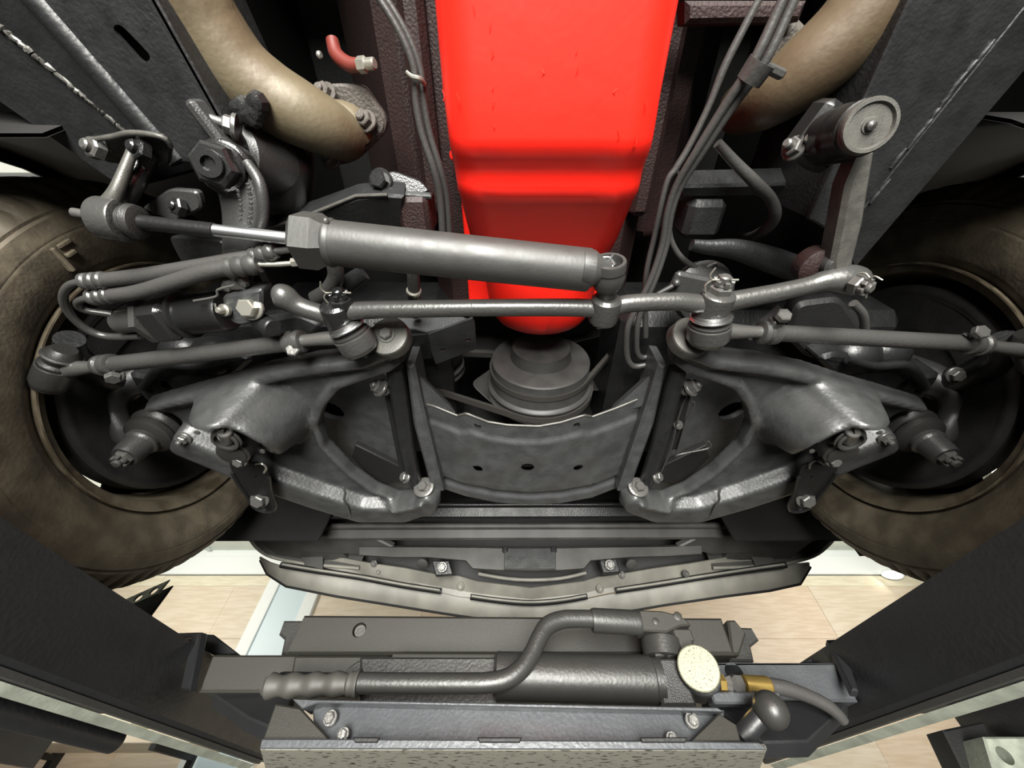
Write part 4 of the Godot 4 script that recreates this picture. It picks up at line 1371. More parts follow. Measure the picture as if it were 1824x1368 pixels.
# ---------------------------------------------------------------- wheels
func build_wheels() -> void:
	for s in [-1, 1]:
		var sd := "left" if s < 0 else "right"
		var xi := -0.62 if s < 0 else 0.69
		var C := W(xi, 0.545, 0.44)
		var ax := Vector3(s, 0, 0)
		var g := Vector3(0, 1, 0)
		var e := ax.cross(g)
		var ty := thing("tyre", "dusty brown-black tyre on the %s front wheel%s" % [sd, ", its tread standing on the left runway" if s < 0 else ", standing on the right runway"], "tyre", C, "tyres")
		var b := MB.new()
		var prof := [[0.016, 0.216], [0.004, 0.221], [-0.004, 0.232], [-0.007, 0.236], [-0.009, 0.240], [-0.017, 0.262], [-0.020, 0.285], [-0.0185, 0.289], [-0.0195, 0.293], [-0.016, 0.310], [-0.0125, 0.3125], [-0.0125, 0.316], [-0.002, 0.330], [0.010, 0.338], [0.024, 0.343], [0.040, 0.345], [0.045, 0.345], [0.047, 0.338], [0.052, 0.338], [0.054, 0.346], [0.085, 0.347], [0.087, 0.339], [0.093, 0.339], [0.095, 0.347], [0.126, 0.346], [0.128, 0.338], [0.133, 0.338], [0.135, 0.345], [0.156, 0.343], [0.170, 0.338], [0.182, 0.330], [0.196, 0.31], [0.2, 0.285], [0.196, 0.262], [0.186, 0.236], [0.174, 0.220], [0.16, 0.216]]
		var rs := []
		var N := 216
		for i in prof.size():
			var ring := PackedVector3Array()
			for k in N:
				var w := TAU * k / N
				var r: float = prof[i][1]
				var a: float = prof[i][0]
				if (i >= 12 and i <= 16 or i >= 27 and i <= 30) and k % 3 == 0:
					r -= 0.0055
				if i >= 19 and i <= 24 and (k + i) % 4 == 0 and i != 21 and i != 22:
					r -= 0.004
				ring.append(C + ax * a + (g * cos(w) + e * sin(w)) * r)
			rs.append(ring)
		b.rings(rs, true, true, true)
		part("casing", b, M.tire, ty, "", 30.0)
		# raised letter on the inner sidewall
		if s < 0:
			b = MB.new()
			var p := PX(118, 458, -0.6015)
			var rad := (p - C)
			rad.x = 0
			rad = rad.normalized()
			var tan := ax.cross(rad)
			for q in [[-0.007, 0.0, 0.006, 0.034], [0.0, 0.014, 0.020, 0.006], [0.0, 0.001, 0.015, 0.006]]:
				b.box(p + tan * (q[0] + (q[2] / 2 if q[0] == 0.0 else 0.0)) + rad * q[1], Vector3(0.008, q[3], q[2]), Basis(ax, rad, tan), 0.0015)
			part("raised_letter", b, M.tire, ty)
		var rm := thing("steel_wheel", "dull steel wheel inside the %s tyre, its slots showing daylight" % sd, "wheel rim", C, "wheel rims")
		b = MB.new()
		b.lathe(C, ax, [Vector2(0.004, 0.222), Vector2(-0.003, 0.2245), Vector2(-0.0065, 0.2235), Vector2(-0.0065, 0.221), Vector2(-0.002, 0.2185), Vector2(0.001, 0.209), Vector2(0.006, 0.205), Vector2(0.030, 0.202), Vector2(0.042, 0.196), Vector2(0.085, 0.195), Vector2(0.10, 0.202), Vector2(0.15, 0.204), Vector2(0.166, 0.22), Vector2(0.17, 0.224), Vector2(0.165, 0.214), Vector2(0.152, 0.208), Vector2(0.10, 0.2055), Vector2(0.085, 0.199), Vector2(0.042, 0.2), Vector2(0.03, 0.2055), Vector2(0.014, 0.207)], 120, true)
		part("barrel", b, M.rim, rm, "", 50.0)
		b = MB.new()
		var hl := []
		for w in ([2.705, 4.83, 0.6] if s < 0 else [3.385, 4.75, 2.1]):
			var wdt := 0.26
			var hole := []
			for q in [[-wdt, 0.155], [-wdt * 0.5, 0.151], [0.0, 0.15], [wdt * 0.5, 0.151], [wdt, 0.155], [wdt, 0.183], [wdt * 0.5, 0.187], [0.0, 0.188], [-wdt * 0.5, 0.187], [-wdt, 0.183]]:
				hole.append(C + ax * 0.112 + (g * cos(w + q[0]) + e * sin(w + q[0])) * q[1])
			hl.append(hole)
		b.slab(disc(C + ax * 0.112, ax, 0.203, 72), ax, 0.005, 0.001, hl)
		part("slotted_disc", b, M.dark, rm)
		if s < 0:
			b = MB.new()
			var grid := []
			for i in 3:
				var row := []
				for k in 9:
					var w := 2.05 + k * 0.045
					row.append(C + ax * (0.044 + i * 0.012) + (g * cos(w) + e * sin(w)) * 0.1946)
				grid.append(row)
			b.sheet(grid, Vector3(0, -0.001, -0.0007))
			part("painted_reflection", b, M.wood2, rm, "peach patch painting a reflection on the barrel")  # peach sheet paints a reflection of the bright wall
		# brake shield
		var sh := thing("brake_shield", "large dished dark brake backing shield inside the %s wheel rim" % sd, "brake shield", C + ax * 0.02, "brake shields")
		b = MB.new()
		b.lathe(C + ax * 0.012, ax, [Vector2(0.014, 0.02), Vector2(0.014, 0.11), Vector2(0.004, 0.125), Vector2(0.004, 0.166), Vector2(0.0, 0.172), Vector2(0.0, 0.180), Vector2(0.004, 0.186), Vector2(0.03, 0.187), Vector2(0.03, 0.183), Vector2(0.024, 0.02)], 96)
		part("shield_plate", b, M.shield, sh, "", 50.0)
		b = MB.new()
		b.lathe(C - ax * 0.03, ax, [Vector2(0, 0.03), Vector2(0.004, 0.038), Vector2(0.05, 0.045)], 30)
		part("hub", b, M.cast, sh)


# ---------------------------------------------------------------- engine underside
func build_engine() -> void:
	# oil pan: cross sections from the rear (behind the eye) to the round front
	var op := thing("oil_pan", "bright red glossy engine oil pan in the middle with a stepped front", "oil pan", W(0.035, 0.42, 0.1))
	var st := [[-0.50, 0.405, 0.099, 0.034], [-0.30, 0.402, 0.099, 0.034], [-0.10, 0.400, 0.099, 0.034], [0.0, 0.400, 0.099, 0.033], [0.034, 0.4005, 0.099, 0.033], [0.043, 0.4025, 0.099, 0.032], [0.052, 0.4085, 0.099, 0.032], [0.060, 0.4155, 0.099, 0.032], [0.068, 0.4190, 0.099, 0.032], [0.076, 0.4192, 0.099, 0.032], [0.086, 0.4205, 0.0985, 0.032], [0.096, 0.431, 0.098, 0.032], [0.120, 0.450, 0.098, 0.034], [0.150, 0.470, 0.097, 0.036], [0.170, 0.482, 0.095, 0.04], [0.186, 0.489, 0.092, 0.05], [0.21, 0.492, 0.088, 0.06], [0.25, 0.494, 0.086, 0.07], [0.275, 0.496, 0.084, 0.074], [0.292, 0.500, 0.081, 0.076], [0.303, 0.507, 0.076, 0.074], [0.310, 0.517, 0.07, 0.07], [0.314, 0.532, 0.064, 0.064]]
	var rs := []
	for q in st:
		var ring := PackedVector3Array()
		var w: float = q[2]
		var h: float = q[1]
		var r: float = q[3]
		var cx := 0.036 + clampf(q[0], 0.0, 0.31) * 0.04
		var top := maxf(0.60, h + 0.04)
		ring.append(W(cx - w - 0.004, top, q[0]))
		ring.append(W(cx - w - 0.002, lerpf(top, h + r, 0.5), q[0]))
		for i in 9:
			var a := PI / 2 * i / 8.0
			ring.append(W(cx - w + r - r * cos(a), h + r - r * sin(a), q[0]))
		for i in 5:
			ring.append(W(cx - w + r + (2 * w - 2 * r) * (i + 1) / 6.0, h, q[0]))
		for i in 9:
			var a := PI / 2 * (1.0 - i / 8.0)
			ring.append(W(cx + w - r + r * cos(a), h + r - r * sin(a), q[0]))
		ring.append(W(cx + w + 0.002, lerpf(top, h + r, 0.5), q[0]))
		ring.append(W(cx + w + 0.004, top, q[0]))
		rs.append(ring)
	var b := MB.new()
	b.rings(rs)
	part("pan_shell", b, M.red, op, "", 50.0)
	b = MB.new()
	for s in [-1, 1]:
		for f in [-0.28, -0.15, -0.02, 0.1, 0.2]:
			b.box(W(0.036 + s * 0.104, 0.592, f), Vector3(0.020, 0.008, 0.03), Basis.IDENTITY, 0.002)
	b.box(W(0.036, 0.602, -0.1), Vector3(0.222, 0.008, 0.8))
	part("pan_flange", b, M.red, op)
	for f in [-0.10, -0.045, 0.01, 0.07]:
		bolt(op, W(-0.077, 0.588, f), Vector3(0, -1, 0), 0.006, "bolt", M.red)
	# paint runs on the pan
	b = MB.new()
	for q in [[873, 60, 0.4], [875, 108, 0.4], [878, 165, 0.4], [845, 30, 0.4], [1025, 100, 0.4], [1025, 136, 0.4], [965, 136, 0.4], [790, 180, 0.4], [818, 186, 0.4], [878, 195, 0.4], [1095, 170, 0.4], [1150, 195, 0.4], [1100, 250, 0.4], [1130, 262, 0.4], [880, 232, 0.4], [935, 375, 0.446], [1010, 360, 0.438], [970, 395, 0.45], [1060, 380, 0.444]]:
		var c := P(q[0], q[1], q[2])
		var l := 0.003 + rng.randf() * 0.006
		b.tube([V4(c, 0.0003), V4(c + Vector3(rng.randf() * 0.004 - 0.002, 0, l * 0.4), 0.0008), V4(c + Vector3(rng.randf() * 0.004 - 0.002, 0, l), 0.0003)], 8)
	part("paint_run", b, M.red, op)
	# block and bell housing above it
	b = MB.new()
	b.box(W(0.036, 0.78, -0.12), Vector3(0.34, 0.34, 0.9), Basis.IDENTITY, 0.03)
	b.box(W(-0.115, 0.63, -0.1), Vector3(0.03, 0.08, 0.5), Basis.IDENTITY, 0.008)
	b.box(W(0.19, 0.63, -0.1), Vector3(0.03, 0.08, 0.5), Basis.IDENTITY, 0.008)
	for s in [-1, 1]:
		b.box(W(0.036 + s * 0.215, 0.79, -0.12), Vector3(0.12, 0.26, 0.66), Basis(Vector3(0, 0, 1), s * -0.5), 0.02)
	solo("engine_block", b, M.redshade, "engine block in the pan red with shade painted in, above the bright red pan", "engine", W(0.036, 0.7, -0.1))
	b = MB.new()
	b.box(W(0.26, 0.60, -0.17), Vector3(0.2, 0.10, 0.16), Basis.IDENTITY, 0.01)
	b.slab([P(1222, 0, 0.53), P(1440, 0, 0.53), P(1425, 38, 0.53), P(1222, 42, 0.53)], Vector3(0, 1, 0), 0.03, 0.004)
	solo("bell_housing", b, M.redshade, "dark reddish bell housing edge right of the red pan, behind the brake pipes", "housing", W(0.26, 0.6, -0.17))
	# spark plug boot
	var sp := thing("spark_plug", "red rubber spark plug boot with a silver plug, left of the red pan", "spark plug", P(620, 112, 0.56))
	b = MB.new()
	b.tube(sm([K(592, 72, 0.58, 11), K(600, 98, 0.57, 12), K(622, 115, 0.56, 12), K(642, 116, 0.555, 11)], 5), 14)
	part("boot", b, M.plugboot, sp)
	b = MB.new()
	b.hex(P(640, 116, 0.555), P(662, 114, 0.55) - P(640, 116, 0.555), 0.008, 0.010)
	b.cyl(P(650, 115, 0.553), P(668, 113, 0.549), 0.006)
	part("plug", b, M.zinc, sp)
	b = MB.new()
	b.cyl(P(566, 98, 0.58), P(572, 98, 0.578), 0.004)
	part("terminal", b, M.zinc, sp)
	# exhaust pipes
	var ep := thing("exhaust_pipe", "wide tan-grey exhaust pipe bending down at top left to a bolted flange", "exhaust pipe", P(450, 130, 0.5))
	b = MB.new()
	b.tube(sm([V4(P(290, -90, 0.50) * 6.0 - P(332, -20, 0.50) * 5.0, 0.033), K(290, -90, 0.50, 66), K(332, -20, 0.50, 64), K(372, 50, 0.505, 62), K(425, 125, 0.51, 60), K(480, 172, 0.515, 58), K(535, 203, 0.52, 53), K(572, 222, 0.53, 48), K(600, 236, 0.545, 43), K(616, 243, 0.56, 40)], 8), 32)
	part("pipe", b, M.pipe, ep)
	b = MB.new()
	b.tube(sm([K(582, 190, 0.545, 12), K(606, 202, 0.555, 22), K(624, 220, 0.562, 32), K(630, 238, 0.568, 34)], 5), 18)
	part("collector", b, M.pipe, ep)
	b = MB.new()
	var nn := (P(690, 226, 0.60) - P(628, 240, 0.545)).normalized()
	var fo := []
	for q in [[560, 152], [600, 148], [648, 150], [664, 176], [686, 205], [688, 232], [660, 262], [632, 288], [600, 296], [585, 285], [600, 262], [590, 210]]:
		fo.append(P(q[0], q[1], 0.565))
	b.slab(rounded(fo, 0.01, 3), Vector3(0.2, 1, -0.2), 0.014, 0.003)
	part("flange", b, M.flange, ep)
	for q in [[652, 216], [590, 283], [580, 168]]:
		bolt(ep, P(q[0], q[1], 0.558), Vector3(-0.2, -0.8, 0.5), 0.010, "nut", M.flange, 0.005)
	ep = thing("exhaust_pipe", "dim brown exhaust pipe rising diagonally at top right above the idler arm", "exhaust pipe", P(1500, 80, 0.5))
	b = MB.new()
	b.tube(sm([V4(P(1660, -120, 0.50) * 4.0 - P(1590, -40, 0.50) * 3.0, 0.036), K(1660, -120, 0.50, 72), K(1590, -40, 0.50, 70), K(1510, 60, 0.505, 66), K(1430, 130, 0.515, 58), K(1385, 165, 0.53, 50), K(1350, 185, 0.56, 44), K(1320, 192, 0.60, 40)], 8), 32)
	part("pipe", b, M.pipe, ep)
	b = MB.new()
	b.box(P(1395, 100, 0.56), Vector3(0.05, 0.03, 0.05), Basis(Vector3.UP, 0.5), 0.008)
	part("flange", b, M.flange, ep)
	# engine mount at the left
	var em := thing("engine_mount", "black welded engine mount bracket between the steering box and the red pan", "engine mount", P(712, 330, 0.53))
	b = MB.new()
	b.slab(rounded([P(655, 330, 0.52), P(672, 312, 0.525), P(700, 302, 0.53), P(752, 322, 0.53), P(768, 342, 0.525), P(740, 346, 0.52), P(690, 343, 0.52)], 0.006, 3), Vector3(0, 1, 0), 0.012, 0.002)
	part("plate", b, M.oily, em)
	b = MB.new()
	b.slab([P(658, 334, 0.52), P(768, 342, 0.522), P(768, 348, 0.515), P(658, 342, 0.513)], Vector3(0, 0, -1), 0.006)
	part("folded_edge", b, M.chassis, em)
	bolt(em, P(678, 322, 0.518), Vector3(-0.1, -0.9, 0.4), 0.011, "bolt", M.oily)
	b = MB.new()
	b.box(P(745, 378, 0.54), Vector3(0.04, 0.06, 0.05), Basis.IDENTITY, 0.006)
	part("rubber_block", b, M.redshade, em)
	# brake and fuel pipes
	var pipe := func(o: Node3D, pts: Array, nm := "pipe") -> void:
		var m := MB.new()
		m.tube(sm(pts, 8), 10)
		part(nm, m, M.hose, o)
	var fl := thing("fuel_pipe", "pair of thin black pipes running along the left edge of the red pan", "pipe", P(745, 180, 0.5))
	pipe.call(fl, [K(648, -40, 0.50, 6.5), K(690, 20, 0.50, 6.5), K(722, 78, 0.5, 6.5), K(739, 130, 0.5, 6.5), K(741, 180, 0.5, 6.5), K(752, 240, 0.5, 6.5), K(772, 300, 0.50, 6.5), K(784, 350, 0.505, 6.5), K(789, 420, 0.51, 6.5)])
	pipe.call(fl, [K(660, -40, 0.505, 6), K(702, 20, 0.505, 6), K(733, 78, 0.505, 6), K(750, 130, 0.505, 6), K(755, 180, 0.505, 6), K(766, 240, 0.505, 6), K(784, 300, 0.505, 6), K(796, 350, 0.51, 6), K(801, 420, 0.515, 6)])
	b = MB.new()
	b.tube(sm([K(724, 128, 0.494, 3), K(735, 137, 0.492, 4), K(748, 140, 0.492, 4), K(756, 150, 0.5, 4)], 4), 8)
	part("clip", b, M.zinc, fl)
	var bp := thing("brake_pipe", "bundle of dark pipes and a clip descending right of the red pan", "pipe", P(1260, 250, 0.46))
	pipe.call(bp, [K(1420, -60, 0.44, 9), K(1385, 20, 0.44, 9), K(1342, 110, 0.44, 9), K(1290, 190, 0.45, 8), K(1240, 270, 0.46, 7), K(1205, 330, 0.47, 6), K(1188, 380, 0.475, 5.5), K(1178, 440, 0.48, 5.5), K(1158, 500, 0.48, 5.5), K(1128, 560, 0.48, 5.5), K(1117, 590, 0.48, 5.5), K(1117, 635, 0.48, 5.5), K(1128, 652, 0.48, 5.5), K(1150, 650, 0.48, 5.5), K(1162, 643, 0.48, 5.5)])
	pipe.call(bp, [K(1440, -60, 0.443, 9), K(1405, 20, 0.443, 9), K(1362, 110, 0.443, 9), K(1305, 190, 0.453, 8), K(1252, 270, 0.463, 7), K(1214, 330, 0.473, 6), K(1196, 380, 0.478, 5.5), K(1186, 440, 0.483, 5.5), K(1166, 500, 0.483, 5.5), K(1140, 560, 0.483, 5.5), K(1134, 600, 0.483, 5), K(1136, 630, 0.483, 5), K(1148, 637, 0.483, 5), K(1166, 628, 0.483, 5)])
	pipe.call(bp, [K(1372, -40, 0.5, 7), K(1325, 50, 0.50, 7), K(1290, 120, 0.50, 7), K(1262, 190, 0.50, 6), K(1228, 260, 0.50, 6), K(1204, 300, 0.50, 6), K(1186, 330, 0.50, 5), K(1166, 420, 0.5, 5), K(1150, 500, 0.50, 5), K(1150, 600, 0.50, 5)])
	b = MB.new()
	var cp := P(1342, 118, 0.441)
	var cv := (P(1300, 180, 0.449) - cp).normalized()
	b.lathe(cp + (P(1352, 118, 0.441) - cp) - cv * 0.004, cv, [Vector2(0, 0.010), Vector2(0.0, 0.0125), Vector2(0.003, 0.0125), Vector2(0.016, 0.0118), Vector2(0.016, 0.010)], 22, true)
	b.box(P(1378, 126, 0.443), Vector3(0.022, 0.008, 0.008), Basis(Vector3.UP, 0.3), 0.002)
	part("clip", b, M.steer, bp)
	var vh := thing("vacuum_hose", "thin black hose curving down through the dark right of the brake pipes", "hose", P(1350, 330, 0.5))
	b = MB.new()
	b.tube(sm([K(1278, 255, 0.50, 8), K(1310, 290, 0.50, 9), K(1345, 325, 0.5, 10), K(1372, 355, 0.5, 10), K(1380, 385, 0.5, 10), K(1362, 410, 0.515, 10), K(1335, 422, 0.56, 8), K(1320, 418, 0.62, 7)], 8), 14)
	part("hose_run", b, M.hose, vh)
	vh = thing("earth_wire", "thin black wire looping under the dark right of the pan's front", "wire", P(1230, 460, 0.49))
	b = MB.new()
	b.tube(sm([K(1190, 395, 0.49, 5), K(1196, 430, 0.49, 5), K(1215, 460, 0.49, 5), K(1245, 478, 0.49, 5), K(1276, 470, 0.49, 5)], 8), 12)
	part("wire_run", b, M.hose, vh)
	# crank pulley, belts and fan
	var pc := W(0.051, 0.545, 0.37)
	var fw := Vector3(0, 0, -1)
	var cp2 := thing("crank_pulley", "grey stepped crankshaft pulley in front of the red pan's round end", "pulley", pc)
	b = MB.new()
	b.lathe(pc, fw, [Vector2(-0.02, 0.05), Vector2(0.0, 0.054), Vector2(0.003, 0.083), Vector2(0.006, 0.087), Vector2(0.020, 0.088), Vector2(0.022, 0.082), Vector2(0.026, 0.082), Vector2(0.028, 0.089), Vector2(0.048, 0.091), Vector2(0.050, 0.095), Vector2(0.053, 0.097), Vector2(0.056, 0.0965), Vector2(0.062, 0.088), Vector2(0.067, 0.088), Vector2(0.073, 0.0965), Vector2(0.077, 0.0965), Vector2(0.078, 0.05)], 72)
	part("pulley_wheel", b, M.pulley, cp2)
	var pol := W(-0.155, 0.60, 0.40)          # power steering pump pulley
	var alt := W(0.27, 0.78, 0.40)
	var belt := func(nm: String, lab: String, wheels: Array, z: float, wd: float) -> void:
		# a closed belt round two wheels (centre, radius)
		var c0: Vector3 = wheels[0][0]
		var c1: Vector3 = wheels[1][0]
		var r0: float = wheels[0][1]
		var r1: float = wheels[1][1]
		var d := Vector2(c1.x - c0.x, c1.y - c0.y)
		var base := d.angle()
		var off := acos((r0 - r1) / d.length())
		var pts := []
		for i in 25:
			var a := base + off + (TAU - 2 * off) * i / 24.0
			pts.append(Vector3(c0.x + cos(a) * r0, c0.y + sin(a) * r0, z))
		for i in 25:
			var a := base - off + 2 * off * i / 24.0
			pts.append(Vector3(c1.x + cos(a) * r1, c1.y + sin(a) * r1, z))
		var m := MB.new()
		var rr := []
		var n := pts.size()
		for i in n:
			var t: Vector3 = (pts[(i + 1) % n] - pts[(i + n - 1) % n]).normalized()
			var o := Vector3(t.y, -t.x, 0)
			var p: Vector3 = pts[i]
			rr.append(PackedVector3Array([p + o * 0.004 + Vector3(0, 0, wd), p + o * 0.004 - Vector3(0, 0, wd), p - o * 0.004 - Vector3(0, 0, wd * 0.6), p - o * 0.004 + Vector3(0, 0, wd * 0.6)]))
		m.rings(rr, false, false, true)
		solo(nm, m, M.belt, lab, "belt", c0, "drive belts", 25.0)
	belt.call("drive_belt", "worn rubber belt from the crank pulley's front groove to the pump pulley at left", [[pc, 0.0955], [pol, 0.058]], pc.z - 0.0645, 0.006)
	belt.call("drive_belt", "worn rubber belt from the crank pulley rising right to a hidden pulley", [[pc, 0.0875], [alt, 0.04]], pc.z - 0.024, 0.005)
	var pp := thing("steering_pump", "dark power steering pump with bracket and pulley, left of the crank pulley", "pump", pol)
	b = MB.new()
	b.lathe(pol, fw, [Vector2(0.02, 0.03), Vector2(0.022, 0.054), Vector2(0.026, 0.06), Vector2(0.029, 0.06), Vector2(0.034, 0.05), Vector2(0.039, 0.06), Vector2(0.042, 0.06), Vector2(0.044, 0.03)], 48)
	part("pulley", b, M.pulley, pp)
	b = MB.new()
	b.lathe(pol - fw * 0.09, fw, [Vector2(0, 0.04), Vector2(0.01, 0.055), Vector2(0.10, 0.058), Vector2(0.105, 0.05)], 40)
	part("reservoir", b, M.dark, pp)
	b = MB.new()
	b.slab([P(762, 594, 0.475), P(842, 567, 0.475), P(846, 575, 0.478), P(849, 622, 0.49), P(776, 650, 0.488), P(768, 630, 0.482)], Vector3(0.1, 0.8, -0.6), 0.004, 0.001, [disc(P(789, 624, 0.482), Vector3(0.1, 0.8, -0.6), 0.0045, 14), disc(P(834, 607, 0.482), Vector3(0.1, 0.8, -0.6), 0.0045, 14)])
	part("bracket_face", b, M.arm, pp)
	b = MB.new()
	b.slab([P(762, 594, 0.475), P(842, 567, 0.475), P(800, 558, 0.505), P(690, 562, 0.505), P(660, 572, 0.5), P(700, 588, 0.49), P(740, 588, 0.483)], Vector3(0, 1, 0.4), 0.004)
	part("bracket_top", b, M.chassis, pp)
	b = MB.new()
	b.slab([P(762, 594, 0.475), P(768, 640, 0.482), P(700, 645, 0.5), P(690, 600, 0.49)], Vector3(0.3, 1, -0.3), 0.004)
	part("bracket_side", b, M.frame, pp)
	bolt(pp, P(700, 577, 0.488), Vector3(0, -0.9, 0.5), 0.008, "bolt", M.zinc)
	b = MB.new()
	b.tube(sm([K(735, 478, 0.46, 11), K(737, 505, 0.465, 11), K(738, 532, 0.472, 11), K(740, 560, 0.485, 10)], 4), 14)
	part("pump_hose", b, M.hose, pp)
	b = MB.new()
	b.lathe(P(737, 516, 0.466), P(739, 540, 0.475) - P(737, 516, 0.466), [Vector2(0, 0.009), Vector2(0.001, 0.0102), Vector2(0.004, 0.0102), Vector2(0.005, 0.009)], 20)
	part("hose_clip", b, M.zinc, pp)
	b = MB.new()
	b.tube(sm([K(596, 470, 0.45, 14), K(598, 495, 0.45, 14), K(584, 518, 0.45, 14), K(560, 532, 0.45, 13)], 5), 14)
	solo("pump_hose_end", b, M.hose, "short fat black hose below the cylinder's hex head", "hose", P(590, 500, 0.45))
	var fan := thing("cooling_fan", "dark engine cooling fan blades in front of the crank pulley", "fan", W(0.051, 0.76, 0.49))
	var fc := W(0.051, 0.76, 0.50)
	for k in 5:
		var w := 0.75 - TAU * k / 5.0
		b = MB.new()
		var d := Vector3(sin(w), -cos(w), 0)
		var t := Vector3(cos(w), sin(w), -0.45).normalized()
		b.slab(rounded([fc + d * 0.05 - t * 0.03, fc + d * 0.205 - t * 0.05, fc + d * 0.215 + t * 0.045, fc + d * 0.05 + t * 0.03], 0.02, 4), d.cross(t), 0.003, 0.001)
		part("blade", b, M.pulley, fan)
	b = MB.new()
	b.lathe(fc + Vector3(0, 0, 0.02), fw, [Vector2(0, 0.05), Vector2(0.03, 0.06), Vector2(0.04, 0.05)], 28)
	part("hub", b, M.dark, fan)


# ---------------------------------------------------------------- frame, crossmember, dark inner body
func build_frame() -> void:
	# front crossmember: bellied centre plate, flanges, wide dark body above it
	var o := thing("front_crossmember", "dark grey front crossmember with a bellied centre plate of three holes between the control arms", "crossmember", W(0.035, 0.43, 0.45))
	var rear := [[742, 719], [775, 729], [814, 745], [830, 741], [868, 756], [905, 762], [960, 764], [1000, 757], [1042, 744], [1056, 747], [1100, 731], [1146, 712]]
	var front := [[782, 868], [830, 884], [885, 895], [943, 899], [1000, 896], [1055, 886], [1106, 866]]
	var pick := func(l: Array, t: float) -> Vector2:
		var q: float = t * (l.size() - 1)
		var i := mini(int(q), l.size() - 2)
		return Vector2(l[i][0], l[i][1]).lerp(Vector2(l[i + 1][0], l[i + 1][1]), q - i)
	var hs := func(s: float) -> float: return 0.445 - 0.033 * (1.0 - pow(absf(2 * s - 1), 2.0))
	var g := []
	var ns := 121
	var nt := 57
	var holes := []
	for q in [[851, 835, 8.5], [940, 836, 11.5], [1030, 835, 8.5], [851, 760, 6.5], [1028, 761, 6.5], [826, 869, 5.0], [1059, 869, 5.0]]:
		var s: float = (q[0] - 762.0) / 364.0
		holes.append([P(q[0], q[1], hs.call(s)), q[2] * dep(P(q[0], q[1], 0.43)) / FL])
	for i in nt:
		var row := []
		var t := float(i) / (nt - 1)
		for j in ns:
			var s := float(j) / (ns - 1)
			var pr: Vector2 = pick.call(rear, s)
			var pf: Vector2 = pick.call(front, s)
			var h: float = hs.call(s)
			var p := P(pr.x, pr.y, h).lerp(P(pf.x, pf.y, h + 0.006), t)
			# pressed steps near both edges, and dents
			p.y += 0.005 * (1.0 - smoothstep(0.14, 0.18, t)) + 0.006 * smoothstep(0.80, 0.85, t) - 0.006 * smoothstep(0.87, 0.92, t)
			p.y += 0.004 * sin(s * 17.0 + t * 5.0) * sin(t * 8.0) * smoothstep(0.2, 0.4, t) * smoothstep(0.85, 0.6, t) * 0.5
			row.append(p)
		g.append(row)
	var drop := {}
	for hq in holes:
		var hc: Vector3 = hq[0]
		var hr: float = hq[1]
		# the plate's own height there
		for i in nt:
			for j in ns:
				var p: Vector3 = g[i][j]
				var v := Vector2(p.x - hc.x, p.z - hc.z)
				if v.length() < hr * 1.35:
					var stretch := 1.0
					if v.length() < hr:
						drop[i * ns + j] = true
						if v.length() > 0.0001:
							stretch = hr / v.length()
					if v.length() > hr * 0.45:
						g[i][j] = Vector3(hc.x + v.x * stretch, p.y, hc.z + v.y * stretch)
	var b := MB.new()
	var th := Vector3(0, 0.003, 0)
	for i in nt - 1:
		for j in ns - 1:
			var n := 0
			for c in [[0, 0], [0, 1], [1, 0], [1, 1]]:
				if drop.has((i + c[0]) * ns + j + c[1]):
					n += 1
			if n >= 3:
				continue
			b.quad(g[i][j], g[i][j + 1], g[i + 1][j + 1], g[i + 1][j], -th)
			b.quad(g[i][j] + th, g[i][j + 1] + th, g[i + 1][j + 1] + th, g[i + 1][j] + th, th)
	for e in [0, nt - 1]:
		for j in ns - 1:
			b.quad(g[e][j], g[e][j + 1], g[e][j + 1] + th, g[e][j] + th, Vector3(0, 0, 1 if e == 0 else -1))
	part("centre_plate", b, M.chassis, o, "", 50.0)
	b = MB.new()
	var lip := []
	for j in range(0, ns, 2):
		lip.append(V4(g[0][j] + Vector3(0, 0.001, 0.0), 0.0021))
	b.tube(lip, 8)
	part("rolled_edge", b, M.castlit, o)
	for s in [-1, 1]:
		var m := func(u, v, h) -> Vector3: return mir(P(u, v, h), s)
		b = MB.new()
		b.slab([m.call(722, 655, 0.425), m.call(737, 654, 0.425), m.call(752, 712, 0.432), m.call(790, 878, 0.418), m.call(768, 876, 0.416), m.call(737, 752, 0.43), m.call(732, 715, 0.43)], Vector3(0, 1, 0), 0.06, 0.004)
		part("side_flange", b, M.chassis, o)
		b = MB.new()
		b.slab([m.call(738, 660, 0.44), m.call(768, 690, 0.455), m.call(812, 735, 0.46), m.call(812, 744, 0.455), m.call(748, 720, 0.445)], Vector3(0, 1, 0), 0.03, 0.003)
		part("gusset", b, M.chassis, o)
		# spring tower's inner wall and floor seen through the arm's opening
		b = MB.new()
		b.slab(rounded([m.call(540, 668, 0.50), m.call(690, 660, 0.47), m.call(745, 880, 0.47), m.call(640, 880, 0.50), m.call(560, 830, 0.52)], 0.02, 3), Vector3(0, 1, 0), 0.01, 0.002, [disc(m.call(588, 732, 0.497), Vector3.UP, 0.021, 20, 0.028)])
		part("tower_plate", b, M.chassis, o)
		b = MB.new()
		b.lathe(m.call(583, 740, 0.54), Vector3(0, -1, 0.2), [Vector2(0, 0.02), Vector2(0.01, 0.026), Vector2(0.02, 0.024)], 20)
		part("rubber_stop", b, M.boot, o)
		b = MB.new()
		b.slab([m.call(633, 792, 0.462), m.call(712, 832, 0.456), m.call(720, 858, 0.456), m.call(668, 862, 0.456), m.call(626, 815, 0.462)], Vector3(0, 1, 0), 0.012, 0.002)
		part("lower_gusset", b, M.dark, o)
		b = MB.new()
		b.box(mir(W(-0.34, 0.60, 0.45), s), Vector3(0.46, 0.15, 0.34), Basis.IDENTITY, 0.02)
		part("spring_tower", b, M.frame, o)
	b = MB.new()
